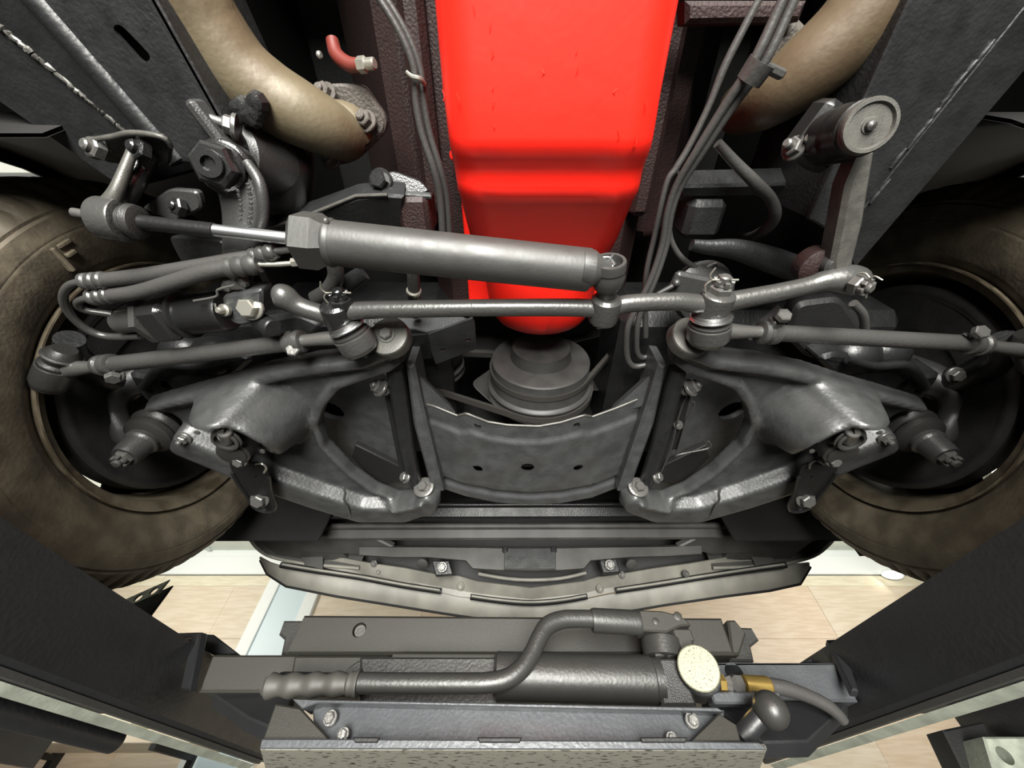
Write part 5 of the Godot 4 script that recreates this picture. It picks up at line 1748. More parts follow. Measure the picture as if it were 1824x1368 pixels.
	b.box(W(0.035, 0.58, 0.60), Vector3(0.34, 0.16, 0.06), Basis.IDENTITY, 0.01)
	part("cross_beam", b, M.dark, o)
	# a wiring bracket inside the right arm's opening
	var wb := thing("wire_guard", "thin bent metal edge guard inside the right control arm's opening", "guard", P(1210, 760, 0.44))
	b = MB.new()
	b.tube(sm([V4(P(1235, 682, 0.44), 0.0018), V4(P(1231, 712, 0.44), 0.0018), V4(P(1237, 720, 0.44), 0.0018), V4(P(1222, 752, 0.44), 0.0018), V4(P(1207, 802, 0.437), 0.0018), V4(P(1203, 812, 0.437), 0.0018), V4(P(1215, 808, 0.437), 0.0018), V4(P(1256, 800, 0.44), 0.0018), V4(P(1266, 794, 0.44), 0.0018), V4(P(1262, 786, 0.44), 0.0018)], 4), 8)
	b.tube(sm([V4(P(1224, 700, 0.44), 0.0016), V4(P(1208, 745, 0.438), 0.0016), V4(P(1195, 800, 0.436), 0.0016), V4(P(1178, 840, 0.436), 0.0016)], 4), 8)
	part("edge_rod", b, M.steer, wb)
	b = MB.new()
	b.slab([P(1222, 690, 0.445), P(1234, 690, 0.445), P(1208, 802, 0.443), P(1196, 802, 0.443)], Vector3(0, 1, 0), 0.003)
	part("web", b, M.dark, wb)
	bolt(wb, P(1208, 757, 0.441), Vector3(0, -1, 0.3), 0.006)
	# frame rails, splaying outwards towards the rear
	var rl := thing("frame_rail", "black box frame rail at top left, with a long slot and bright weld bead", "frame rail", P(200, 150, 0.46), "frame rails")
	b = MB.new()
	var ln := func(u0, v0, u1, v1, h0, h1) -> Array: return [P(u0, v0, h0), P(u1, v1, h1)]
	var L3: Array = ln.call(40, -20, 290, 262, 0.452, 0.452)
	var L4: Array = ln.call(268, -20, 425, 262, 0.452, 0.452)
	var run := func(a: Array, n0: float, n1: float) -> Array: return [a[0].lerp(a[1], n0), a[0].lerp(a[1], n1)]
	var q3: Array = run.call(L3, -1.7, 1.12)
	var q4: Array = run.call(L4, -1.7, 1.2)
	b.slab([q3[0], q4[0], q4[1], q3[1]], Vector3(0, 1, 0), 0.004, 0.002, [rounded([P(198, 50, 0.452), P(212, 40, 0.452), P(272, 102, 0.452), P(256, 114, 0.452)], 0.006, 4)])
	part("bottom_plate", b, M.frame, rl)
	var w2: Array = run.call(ln.call(0, 45, 225, 232, 0.462, 0.462), -2.2, 1.25)
	b = MB.new()
	b.slab([q3[0], q3[1], w2[1], w2[0]], Vector3(0, 1, 0), 0.006, 0.001)
	part("bevel_plate", b, M.frame, rl)
	var w1: Array = run.call(ln.call(-10, 175, 190, 315, 0.468, 0.468), -2.6, 1.2)
	b = MB.new()
	b.slab([w2[0], w2[1], w1[1], w1[0]], Vector3(0, 1, 0), 0.006, 0.001)
	part("outer_flange", b, M.frame, rl)
	b = MB.new()
	var edge := []
	for i in 21:
		edge.append(V4(q3[0].lerp(q3[1], i / 20.0) + Vector3(0, 0.0085, 0), 0.0125))
	b.tube(edge, 28)
	part("rounded_corner", b, M.frame, rl)
	b = MB.new()
	var bead := []
	for i in 240:
		bead.append(V4(w2[0].lerp(w2[1], i / 239.0) + Vector3(rng.randf() - 0.5, rng.randf() - 0.5, rng.randf() - 0.5) * 0.002, 0.0026 + rng.randf() * 0.0016))
	b.tube(bead, 8)
	part("weld_bead", b, M.castlit, rl)
	b = MB.new()
	b.slab([q4[0], q4[1], q4[1] + Vector3(0, 0.16, 0), q4[0] + Vector3(0, 0.16, 0)], Vector3(-1, 0, 0.6), 0.006)
	part("side_web", b, M.frame, rl)
	b = MB.new()
	b.slab([w1[0], w1[1], w1[1] + Vector3(0, 0.16, 0), w1[0] + Vector3(0, 0.16, 0)], Vector3(1, 0, -0.6), 0.006)
	part("side_web", b, M.frame, rl)
	rl = thing("frame_rail", "black frame rail at top right with weld spots, behind the idler arm", "frame rail", P(1650, 200, 0.46), "frame rails")
	var e0: Array = run.call(ln.call(1830, 120, 1545, 452, 0.468, 0.468), -0.8, 1.1)
	var e1: Array = run.call(ln.call(1715, 150, 1575, 325, 0.46, 0.46), -1.6, 1.7)
	var e2: Array = run.call(ln.call(1560, 130, 1500, 262, 0.455, 0.455), -1.8, 2.2)
	b = MB.new()
	b.slab([e0[0], e0[1], e1[1], e1[0]], Vector3(0, 1, 0), 0.006, 0.001)
	part("outer_flange", b, M.frame, rl)
	b = MB.new()
	b.slab([e1[0], e1[1], e2[1], e2[0]], Vector3(0, 1, 0), 0.008, 0.002)
	part("bottom_plate", b, M.frame, rl)
	b = MB.new()
	b.slab([e0[0], e0[1], e0[1] + Vector3(0, 0.16, 0), e0[0] + Vector3(0, 0.16, 0)], Vector3(-1, 0, -0.4), 0.006)
	part("side_web", b, M.frame, rl)
	b = MB.new()
	b.slab([e2[0], e2[1], e2[1] + Vector3(0, 0.16, 0), e2[0] + Vector3(0, 0.16, 0)], Vector3(1, 0, 0.4), 0.006)
	part("side_web", b, M.frame, rl)
	for q in [[1752, 95], [1728, 122], [1703, 152], [1686, 176], [1668, 200], [1652, 222], [1633, 245], [1600, 282], [1572, 336], [1560, 350]]:
		b = MB.new()
		var p := P(q[0], q[1], 0.459)
		var d := (P(1575, 325, 0.459) - P(1715, 150, 0.459)).normalized() * (0.005 + rng.randf() * 0.006)
		b.tube(sm([V4(p - d, 0.0015), V4(p + Vector3(0, 0.001, 0), 0.003), V4(p + d, 0.0015)], 3), 8)
		part("weld_spot", b, M.frame, rl)
	# cross beams behind, left and right of the pan
	var xb := thing("rear_beam", "black frame beam with a highlight painted along its top edge, running from the hex head to the engine mount", "frame beam", P(600, 380, 0.5), "inner frame beams")
	b = MB.new()
	b.slab([P(470, 412, 0.50), P(560, 380, 0.50), P(636, 350, 0.50), P(692, 347, 0.50), P(720, 352, 0.50), P(715, 430, 0.53), P(560, 460, 0.53)], Vector3(0, 1, -0.5), 0.03, 0.003)
	part("beam_body", b, M.frame, xb)
	b = MB.new()
	b.tube([V4(P(470, 411, 0.498), 0.0022), V4(P(560, 379, 0.498), 0.0022), V4(P(634, 349, 0.498), 0.0022), V4(P(690, 347, 0.498), 0.0022)], 8)
	part("edge_bead", b, M.castlit, xb)  # pale bead paints the lit edge of the beam
	xb = thing("rear_beam", "dark grey frame beam in the gloom between the brake pipes and idler arm", "frame beam", P(1340, 350, 0.52), "inner frame beams")
	b = MB.new()
	b.slab([P(1212, 332, 0.52), P(1300, 330, 0.52), P(1480, 324, 0.52), P(1480, 372, 0.54), P(1390, 372, 0.54), P(1340, 352, 0.53), P(1212, 352, 0.53)], Vector3(0, 1, -0.5), 0.03, 0.003)
	part("beam_body", b, M.frame, xb)
	b = MB.new()
	b.box(P(1244, 385, 0.545), Vector3(0.05, 0.05, 0.05), Basis.IDENTITY, 0.008)
	part("mount_block", b, M.frame, xb)
	b = MB.new()
	b.tube(sm([K(1232, 436, 0.47, 10), K(1260, 440, 0.47, 13), K(1310, 444, 0.47, 18), K(1370, 462, 0.47, 22), K(1420, 480, 0.475, 22), K(1455, 492, 0.48, 18)], 6), 16, true, 0.8)
	solo("crossmember_tube", b, M.frame, "smooth dark grey tube end behind the relay rod, left of the idler arm", "frame tube", P(1340, 455, 0.47))
	# rubber bushing stop and mounts seen over the tie rods
	var lm := thing("upper_arm", "dim grey upper control arm behind the left relay rod ball", "suspension arm", P(600, 520, 0.5), "upper control arms")
	b = MB.new()
	b.tube(sm([K(648, 486, 0.47, 14), K(612, 512, 0.47, 16), K(570, 545, 0.475, 18), K(520, 580, 0.49, 22), K(470, 600, 0.5, 26)], 5), 16, true, 0.5)
	part("arm_pressing", b, M.frame, lm)
	b = MB.new()
	b.slab(rounded(PP([[450, 575], [530, 560], [575, 580], [545, 605], [470, 612]], 0.46), 0.01, 3), Vector3(0, 1, 0), 0.02, 0.004)
	part("end_pressing", b, M.chassis, lm)
	lm = thing("upper_arm", "dim grey upper control arm and hose behind the right tie rod", "suspension arm", P(1420, 600, 0.5), "upper control arms")
	b = MB.new()
	b.tube(sm([K(1395, 550, 0.45, 12), K(1370, 570, 0.45, 12), K(1330, 600, 0.45, 11)], 5), 14)
	part("stop_rod", b, M.chassis, lm)
	b = MB.new()
	b.slab(rounded(PP([[1420, 540], [1500, 530], [1540, 590], [1520, 650], [1440, 640], [1400, 600]], 0.49), 0.015, 3), Vector3(0, 1, 0), 0.03, 0.006)
	part("arm_pressing", b, M.dark, lm)
	b = MB.new()
	b.tube(sm([K(1520, 540, 0.44, 7), K(1537, 560, 0.44, 7), K(1540, 585, 0.445, 7)], 5), 12)
	part("brake_hose", b, M.hose, lm)
	# steering column joint glimpsed behind the relay rod, right
	b = MB.new()
	b.lathe(P(1238, 520, 0.50), Vector3(0.1, -0.9, 0.4), [Vector2(0, 0.03), Vector2(0.01, 0.042), Vector2(0.025, 0.042), Vector2(0.03, 0.03)], 30)
	b.cyl(P(1170, 525, 0.44), P(1200, 508, 0.44), 0.0032, 10)
	b.ball(P(1205, 504, 0.44), 0.0052, Vector3.ONE, 10)
	b.box(P(1235, 510, 0.45), Vector3(0.06, 0.012, 0.03), Basis(Vector3.UP, 0.2), 0.004)
	solo("fuel_pump", b, M.cast, "round dark fuel pump with bright pipe nut, behind the relay rod's right end", "fuel pump", P(1230, 515, 0.49))


func build_body() -> void:
	var o := thing("bonnet", "black inner side of the bonnet, closing the engine bay above everything", "bonnet", W(0.035, 1.0, 0.2))
	var b := MB.new()
	b.box(W(0.035, 1.0, 0.2), Vector3(1.74, 0.03, 2.1), Basis.IDENTITY, 0.01)
	part("panel", b, M.dark, o)
	o = thing("floor_pan", "black floor pan and bulkhead of the car behind the frame rails at the top", "floor pan", W(0.035, 0.75, -0.75))
	b = MB.new()
	b.box(W(0.035, 0.72, -0.72), Vector3(1.80, 0.5, 0.7), Basis.IDENTITY, 0.02)
	part("panel", b, M.dark, o)
	o = thing("added_closure", "black shroud added to darken the gaps behind the dark bars and bumper support", "closure", PF(946, 950, 1.1))  # black sheet added to keep the gaps between the bars dark
	b = MB.new()
	b.slab([PF(500, 870, 1.02), PF(1420, 870, 1.02), PF(1400, 1022, 1.14), PF(946, 1060, 1.17), PF(520, 1022, 1.14)], Vector3(0, 0.5, -1), 0.01, 0.002)
	part("panel", b, M.dark, o)
	for s in [-1, 1]:
		# outer wing with a round wheel opening
		o = thing("front_wing", "dark inside of the front wing arching over the %s tyre" % ("left" if s < 0 else "right"), "wing", W(MIDX + s * 0.8, 0.7, 0.44), "front wings")
		var X: float = MIDX + s * 0.915
		var pts := [W(X, 0.98, 1.0), W(X, 0.98, -1.0), W(X, 0.36, -1.0), W(X, 0.36, 0.06)]
		for i in 25:
			var a := PI + 0.381 - (PI + 0.762) * i / 24.0
			pts.append(W(X, 0.545 + 0.395 * sin(a), 0.44 + 0.395 * cos(a)))
		pts.append(W(X, 0.43, 0.815))
		pts.append(W(X, 0.50, 1.0))
		b = MB.new()
		b.slab(pts, Vector3(s, 0, 0), 0.006, 0.001)
		part("wing", b, M.liner, o)
		# wheel housing
		b = MB.new()
		var g := []
		for i in 33:
			var a := PI + 0.25 - (PI + 0.45) * i / 32.0
			g.append([W(X, 0.545 + 0.415 * sin(a), 0.44 + 0.415 * cos(a)), W(MIDX + s * 0.50, 0.545 + 0.415 * sin(a), 0.44 + 0.415 * cos(a))])
		for i in 32:
			var n: Vector3 = W(0, 0.545, 0.44) - (g[i][0] + g[i][1]) / 2
			n.x = 0
			b.quad(g[i][0], g[i][1], g[i + 1][1], g[i + 1][0], n)
			var t: Vector3 = -n.normalized() * 0.004
			b.quad(g[i][0] + t, g[i][1] + t, g[i + 1][1] + t, g[i + 1][0] + t, -n)
		part("wheel_housing", b, M.liner, o)
		b = MB.new()
		b.box(W(MIDX + s * 0.44, 0.78, 0.35), Vector3(0.012, 0.40, 1.3), Basis.IDENTITY, 0.002)
		part("inner_apron", b, M.dark, o)
	# nose: outer shell of the wing's lower edge, front valance with its pressed inner panel
	var n := thing("front_valance", "pale grey-brown moulded front valance with shallow V lower edge, above the jack beam", "valance", W(0.06, 0.47, 1.12))
	var top := [[462, 992], [480, 1002], [520, 1014], [600, 1024], [700, 1040], [788, 1056], [870, 1072], [946, 1078], [1020, 1072], [1100, 1056], [1180, 1044], [1290, 1024], [1370, 1012], [1420, 1004], [1442, 1002]]
	var bot := [[464, 998], [476, 1022], [510, 1044], [600, 1062], [700, 1078], [788, 1092], [870, 1104], [946, 1110], [1020, 1104], [1100, 1092], [1180, 1078], [1290, 1062], [1370, 1052], [1425, 1040], [1443, 1010]]
	var fz := func(u: float) -> float: return 1.19 - 0.11 * pow(absf(u - 952.0) / 490.0, 1.6)
	b = MB.new()
	var rows := [[], [], [], []]
	for i in range(0, (top.size() - 1) * 4 + 1):
		var q := i / 4.0
		var k := mini(int(q), top.size() - 2)
		var t := Vector2(top[k][0], top[k][1]).lerp(Vector2(top[k + 1][0], top[k + 1][1]), q - k)
		var w := Vector2(bot[k][0], bot[k][1]).lerp(Vector2(bot[k + 1][0], bot[k + 1][1]), q - k)
		rows[0].append(PF(t.x, t.y, fz.call(t.x) - 0.03))
		rows[1].append(PF(t.x, lerpf(t.y, w.y, 0.5), fz.call(t.x) - 0.022))
		rows[2].append(PF(w.x, lerpf(t.y, w.y, 0.92), fz.call(w.x) - 0.006))
		rows[3].append(PF(w.x, w.y, fz.call(w.x)))
	b.sheet(rows, Vector3(0, 0.004, -0.006))
	part("lower_lip", b, M.nose, n, "", 50.0)
	b = MB.new()
	var ed := []
	for p in rows[3]:
		ed.append(V4(p, 0.004))
	b.tube(ed, 8)
	part("edge_trim", b, M.dark, n)
	# inner panel: folded strip following the lip
	var ptop := [[540, 978], [600, 992], [662, 1004], [720, 1012], [790, 1026], [815, 1026], [850, 1036], [946, 1048], [1040, 1036], [1066, 1028], [1100, 1024], [1170, 1012], [1230, 1004], [1300, 992], [1370, 980]]
	var pbot := [[540, 1004], [600, 1016], [700, 1038], [740, 1046], [788, 1056], [815, 1062], [850, 1066], [946, 1076], [1040, 1066], [1066, 1060], [1095, 1054], [1140, 1046], [1190, 1038], [1290, 1018], [1370, 1004]]
	b = MB.new()
	rows = [[], [], []]
	for i in ptop.size():
		rows[0].append(PF(ptop[i][0], ptop[i][1], fz.call(ptop[i][0]) - 0.075))
		rows[1].append(PF(lerpf(ptop[i][0], pbot[i][0], 0.7), lerpf(ptop[i][1], pbot[i][1], 0.7), fz.call(ptop[i][0]) - 0.045))
		rows[2].append(PF(pbot[i][0], pbot[i][1], fz.call(pbot[i][0]) - 0.04))
	b.sheet(rows, Vector3(0, 0.004, -0.004))
	part("inner_panel", b, M.nose, n, "", 20.0)
	# slots with raised light rods in them
	var slot := func(pts: Array, w: float) -> void:
		var m := MB.new()
		var l := []
		for q in pts:
			l.append(V4(PF(q[0], q[1], fz.call(q[0]) - 0.054), w))
		m.tube(sm(l, 4), 10)
		part("slot_recess", m, M.dark, n)
		m = MB.new()
		var l2 := []
		for q in pts:
			l2.append(V4(PF(q[0], q[1] - 1.5, fz.call(q[0]) - 0.062), w * 0.42))
		l2[0] = l2[0].lerp(l2[1], 0.04)
		l2[-1] = l2[-1].lerp(l2[-2], 0.04)
		m.tube(sm(l2, 4), 10)
		part("slot_bar", m, M.nose, n)
	slot.call([[500, 1006], [560, 1016], [640, 1028], [720, 1043], [786, 1053]], 0.008)
	slot.call([[1096, 1052], [1170, 1041], [1250, 1028], [1330, 1016], [1400, 1006]], 0.008)
	slot.call([[838, 1063], [890, 1070], [946, 1074], [1000, 1070], [1046, 1062]], 0.0075)
	b = MB.new()
	b.tube(sm([V4(PF(852, 1022, 1.08), 0.005), V4(PF(900, 1030, 1.09), 0.005), V4(PF(946, 1033, 1.095), 0.005), V4(PF(1000, 1030, 1.09), 0.005), V4(PF(1044, 1020, 1.08), 0.005)], 4), 10)
	part("pressed_bead", b, M.nose, n)
	for q in [[674, 1019, 0.006], [820, 1044, 0.011], [1069, 1048, 0.011]]:
		b = MB.new()
		var c := PF(q[0], q[1], fz.call(q[0]) - 0.062)
		b.lathe(c, Vector3(0, -0.6, 0.8), [Vector2(-0.004, q[2]), Vector2(0.001, q[2]), Vector2(0.002, q[2] * 0.85), Vector2(0.0, q[2] * 0.7), Vector2(0.002, q[2] * 0.5), Vector2(0.001, q[2] * 0.1)], 20)
		part("pressed_boss", b, M.nose, n)
	for q in [[666, 1004], [1222, 1022], [1108, 1024]]:
		bolt(n, PF(q[0], q[1], fz.call(q[0]) - 0.078), Vector3(0, -0.5, 0.85), 0.007, "screw", M.bolt)
	for q in [[-1, 555, 998], [1, 1358, 998]]:
		b = MB.new()
		b.slab([PF(q[1] - 26 * (1 if q[0] < 0 else 0.9), q[2] - 16, 1.04), PF(q[1] + 20, q[2] - 17 if q[0] < 0 else q[2] - 20, 1.04), PF(q[1] + 20, q[2] + 16, 1.055), PF(q[1] - 8, q[2] + 16, 1.055)], Vector3(0, 0.4, -1), 0.006)
		part("corner_joint", b, M.nosedark, n)
	# bumper bar and brackets behind the valance
	var r := thing("bumper_support", "dark grey pressed bumper support bar with two hinge tabs, above the valance", "bumper support", W(0.06, 0.52, 0.98))
	b = MB.new()
	rows = [[], [], [], []]
	for q in [[640, 974, 988], [700, 975, 992], [760, 975, 992], [830, 976, 998], [842, 976, 1012], [890, 977, 1015], [946, 977, 1016], [1000, 977, 1015], [1040, 976, 1012], [1052, 976, 998], [1120, 975, 992], [1190, 974, 990], [1250, 972, 986]]:
		rows[0].append(PF(q[0], q[1] - 3, 0.99))
		rows[1].append(PF(q[0], q[1], 0.98))
		rows[2].append(PF(q[0], q[2], 0.985))
		rows[3].append(PF(q[0], q[2] + 2, 1.01))
	b.sheet(rows, Vector3(0, 0.004, -0.006))
	part("bar", b, M.nosedark, r, "", 25.0)
	for u in [900, 986]:
		b = MB.new()
		b.box(PF(u, 979, 0.975), Vector3(0.016, 0.016, 0.012), Basis.IDENTITY, 0.003)
		part("hinge_tab", b, M.frame, r)
	b = MB.new()
	b.slab([PF(898, 976, 0.974), PF(990, 976, 0.974), PF(990, 1014, 0.978), PF(898, 1014, 0.978)], Vector3(0, 0.2, -1), 0.004)
	part("centre_plate", b, M.arm, r)
	for q in [[782, 1010], [1080, 1006]]:
		b = MB.new()
		b.slab([PF(q[0] - 14, q[1] - 12, 1.02), PF(q[0] + 18, q[1] - 12, 1.02), PF(q[0] + 26, q[1] + 14, 1.03), PF(q[0] - 6, q[1] + 16, 1.03)], Vector3(0, 0.3, -1), 0.02, 0.003)
		var bk := part("end_bracket", b, M.frame, r)
		bolt(bk, PF(q[0] + 6, q[1], 1.015), Vector3(0, -0.4, 0.9), 0.010)
	for q in [[752, 1003], [1125, 1004]]:
		b = MB.new()
		b.lathe(PF(q[0], q[1], 1.04), Vector3(0, -1, 0.4), [Vector2(0, 0.016), Vector2(0.003, 0.016), Vector2(0.006, 0.010), Vector2(0.006, 0.001)], 20)
		part("rubber_plug", b, M.nosedark, r)
	b = MB.new()
	var bk2 := [[], []]
	for q in [[540, 984, 1.10, 1000], [640, 984, 1.13, 1012], [740, 984, 1.145, 1024], [830, 984, 1.16, 1040], [946, 984, 1.175, 1056], [1060, 984, 1.16, 1040], [1150, 984, 1.145, 1024], [1250, 984, 1.13, 1010], [1360, 984, 1.10, 998]]:
		bk2[0].append(PF(q[0], q[1], q[2]))
		bk2[1].append(PF(q[0], q[3], q[2] + 0.01))
	b.sheet(bk2, Vector3(0, 0.0, -0.004))
	part("backing_plate", b, M.dark, r)
	# radiator support tubes across the front
	for q in [[897, 0.86, 0.011, "upper", "upper, thicker of the two dark bars crossing behind the centre plate"], [935, 0.93, 0.014, "lower", "lower of the two dark bars crossing behind the centre plate, just above the bumper support"]]:
		b = MB.new()
		b.slab([PF(560, q[0] + 4, q[1]), PF(1320, q[0] + 2, q[1]), PF(1320, q[0] + 26, q[1] + 0.02), PF(560, q[0] + 28, q[1] + 0.02)], Vector3(0, 0.5, -1), 0.03, 0.006)
		b.tube([V4(PF(560, q[0] + 3, q[1] - 0.005), q[2] * 0.6), V4(PF(1320, q[0] + 1, q[1] - 0.005), q[2] * 0.6)], 14)
		solo("radiator_bar", b, M.nosedark if q[3] == "lower" else M.frame, q[4], "body bar", PF(940, q[0], q[1]), "radiator support bars")
	b = MB.new()
	b.box(W(0.06, 0.80, 0.86), Vector3(0.8, 0.4, 0.05), Basis.IDENTITY, 0.004)
	solo("radiator", b, M.dark, "black radiator core standing behind the front crossmember and fan", "radiator", W(0.06, 0.8, 0.86))
	# wing's inner front corners, closing the nose
	for s in [-1, 1]:
		var sd := "left" if s < 0 else "right"
		var c := thing("wing_corner", "dark inner face of the %s front wing corner with pale lower rim" % sd, "wing", W(MIDX + s * 0.7, 0.55, 1.0), "front wing corners")
		var outl := [[424, 900], [426, 920], [440, 950], [458, 976], [484, 992], [530, 1002], [560, 1006], [640, 1012]] if s < 0 else [[1502, 915], [1498, 930], [1490, 952], [1474, 972], [1450, 990], [1410, 1002], [1370, 1008], [1270, 1012]]
		var fs := [0.84, 0.86, 0.92, 0.98, 1.03, 1.05, 1.06, 1.07]
		var edge := []
		var rr := [[], [], []]
		for i in outl.size():
			var p := PF(outl[i][0], outl[i][1], fs[i])
			edge.append(V4(p, 0.0045))
			rr[0].append(p)
			rr[1].append(p + Vector3(-s * 0.03 * (1.0 - i / 8.0), 0.10, 0.0))
			rr[2].append(Vector3(p.x - s * 0.08, EYE + 0.97, p.z - 0.02))
		b = MB.new()
		b.sheet(rr, Vector3(s * 0.004, 0.0, -0.003))
		part("inner_skin", b, M.nosedark, c, "", 60.0)
		b = MB.new()
		b.tube(sm(edge, 4), 10)
		part("lower_rim", b, M.nose, c)
		b = MB.new()
		b.slab([PF(MIRU(s, 560), 940, 0.93), PF(MIRU(s, 660), 955, 0.95), PF(MIRU(s, 700), 975, 0.985), PF(MIRU(s, 640), 988, 1.02), PF(MIRU(s, 540), 985, 1.02), PF(MIRU(s, 500), 950, 0.96)], Vector3(0, 0.6, -1), 0.02, 0.004)
		part("brace_plate", b, M.nosedark, c)
		b = MB.new()
		b.slab([PF(MIRU(s, 430), 915, 0.87), PF(MIRU(s, 560), 915, 0.87), PF(MIRU(s, 620), 1000, 1.07), PF(MIRU(s, 500), 995, 1.05), PF(MIRU(s, 455), 965, 0.97)], Vector3(0, 1, -0.3), 0.02, 0.004)
		part("closing_panel", b, M.nosedark, c)

static func MIRU(s: int, u: float) -> float:
	return u if s < 0 else 1908.0 - u


# ---------------------------------------------------------------- rolling bridge jack between the runways
func build_jack() -> void:
	var o := thing("bridge_jack", "grey-black rolling bridge jack spanning the two runways, low in front of the car", "jack", W(0, 0.06, 0.62))
	var b := MB.new()
	# upper lifting beam
	var f := 0.665
	b.slab([PF(541, 1095, f), PF(1286, 1100, f), PF(1310, 1166, f), PF(506, 1166, f)], Vector3(0, 0.0, -1), 0.10, 0.004, [disc(PF(640, 1122, f), Vector3(0, 0, -1), 0.0105, 20)])
	part("lifting_beam", b, M.jack, o)
	b = MB.new()
	var hc := PF(640, 1122, f)
	b.lathe(hc + Vector3(0, 0, -0.004), Vector3(0, 0, -1), [Vector2(0, 0.0085), Vector2(0.01, 0.0085), Vector2(0.02, 0.004)], 18)
	part("recessed_bolt", b, M.bolt, o)
	for q in [[[540, 1105], [505, 1105], [496, 1130], [506, 1138], [500, 1166], [530, 1166]], [[1296, 1116], [1340, 1118], [1353, 1140], [1338, 1152], [1344, 1178], [1300, 1178]]]:
		b = MB.new()
		b.slab(PPF(q, 0.69), Vector3(0, 0, -1), 0.06, 0.003)
		part("end_lug", b, M.jacksmooth, o)
	b = MB.new()
	b.slab([PF(1296, 1104, 0.672), PF(1310, 1104, 0.672), PF(1330, 1128, 0.672), PF(1318, 1166, 0.672), PF(1304, 1166, 0.672)], Vector3(0, 0, -1), 0.05, 0.003)
	part("beam_end_plate", b, M.jack, o)
	# main telescopic crossbeams
	b = MB.new()
	b.slab([PF(378, 1166, 0.64), PF(530, 1166, 0.64), PF(524, 1233, 0.64), PF(352, 1233, 0.64)], Vector3(0, 0, -1), 0.11, 0.003)
	part("cross_tube", b, M.jack, o)
	b = MB.new()
	b.slab([PF(1240, 1180, 0.645), PF(1500, 1180, 0.645), PF(1530, 1250, 0.645), PF(1240, 1250, 0.645)], Vector3(0, 0, -1), 0.11, 0.003, [disc(PF(1308, 1199, 0.645), Vector3(0, 0, -1), 0.0125, 24)])
	part("cross_tube", b, M.tray, o)
	b = MB.new()
	b.slab([PF(524, 1167, 0.630), PF(690, 1167, 0.630), PF(690, 1240, 0.630), PF(512, 1240, 0.630)], Vector3(0, 0, -1), 0.12, 0.003)
	part("sleeve_tube", b, M.jack, o)
	b = MB.new()
	b.slab([PF(640, 1168, 0.618), PF(1170, 1168, 0.618), PF(1172, 1262, 0.618), PF(640, 1258, 0.618)], Vector3(0, 0, -1), 0.12, 0.004)
	part("pump_housing", b, M.jacksmooth, o)
	b = MB.new()
	b.slab(rounded([PF(614, 1192, 0.622), PF(652, 1168, 0.622), PF(652, 1215, 0.622), PF(614, 1215, 0.622)], 0.012, 4), Vector3(0, 0, -1), 0.01, 0.002)
	part("rib_plate", b, M.jacksmooth, o)
	b = MB.new()
	b.tube([V4(PF(700, 1168, 0.616), 0.0025), V4(PF(1160, 1170, 0.616), 0.0025)], 8)
	part("seam_edge", b, M.jack, o)
	# cylinder
	b = MB.new()
	var ca := PF(880, 1204, 0.60)
	var cb := PF(1176, 1211, 0.60)
	b.lathe(ca, cb - ca, [Vector2(0, 0.022), Vector2(0.004, 0.0265), Vector2(ca.distance_to(cb) - 0.012, 0.0265), Vector2(ca.distance_to(cb) - 0.01, 0.0245), Vector2(ca.distance_to(cb), 0.0245)], 40)
	part("ram_cylinder", b, M.jacksmooth, o)
	# carriage plates at both ends
	b = MB.new()
	b.slab([PF(300, 1128, 0.70), PF(384, 1134, 0.665), PF(346, 1231, 0.625), PF(334, 1231, 0.64), PF(366, 1143, 0.675), PF(300, 1138, 0.70)], Vector3(-1, 0, 0), 0.012, 0.002)
	part("carriage_plate", b, M.lift, o)
	b = MB.new()
	b.slab([PF(1496, 1150, 0.67), PF(1470, 1150, 0.665), PF(1513, 1243, 0.62), PF(1526, 1243, 0.62)], Vector3(1, 0, 0), 0.012, 0.002)
	part("carriage_plate", b, M.lift, o)
	b = MB.new()
	b.slab([PF(1430, 1180, 0.70), PF(1492, 1146, 0.70), PF(1492, 1180, 0.70)], Vector3(0, 0, -1), 0.02, 0.002)
	part("carriage_gusset", b, M.lift, o)
	b = MB.new()
	b.slab([PF(300, 1126, 0.71), PF(380, 1130, 0.71), PF(424, 1164, 0.71), PF(380, 1166, 0.71)], Vector3(0, 0, -1), 0.02, 0.002)
	part("carriage_gusset", b, M.lift, o)
	# dark inner frame under the left tube
	b = MB.new()
	b.slab([PF(380, 1233, 0.65), PF(524, 1233, 0.65), PF(500, 1300, 0.60), PF(440, 1280, 0.62)], Vector3(0, 0.2, -1), 0.02, 0.002)
	part("under_frame", b, M.lift, o)
	b = MB.new()
	b.slab([PF(1250, 1244, 0.64), PF(1510, 1250, 0.64), PF(1440, 1320, 0.60), PF(1360, 1330, 0.60), PF(1340, 1300, 0.60)], Vector3(0, 0.2, -1), 0.02, 0.002)
	part("under_frame", b, M.lift, o)
	# pump block
	b = MB.new()
	b.slab(rounded([PF(1168, 1172, 0.588), PF(1214, 1172, 0.588), PF(1222, 1190, 0.588), PF(1236, 1240, 0.588), PF(1244, 1258, 0.588), PF(1180, 1258, 0.588)], 0.004, 3), Vector3(0, 0, -1), 0.06, 0.003)
	part("pump_block", b, M.cast, o)
	b = MB.new()
	b.lathe(PF(1178, 1150, 0.60), Vector3(0.1, 1, 0), [Vector2(-0.015, 0.026), Vector2(0.006, 0.026), Vector2(0.012, 0.02), Vector2(0.02, 0.016)], 28)
	part("pump_barrel", b, M.jacksmooth, o)
	b = MB.new()
	b.box(PF(1212, 1138, 0.598), Vector3(0.026, 0.016, 0.03), Basis.IDENTITY, 0.002)
	b.box(PF(1218, 1158, 0.598), Vector3(0.02, 0.018, 0.03), Basis.IDENTITY, 0.002)
	part("pivot_lug", b, M.jack, o)
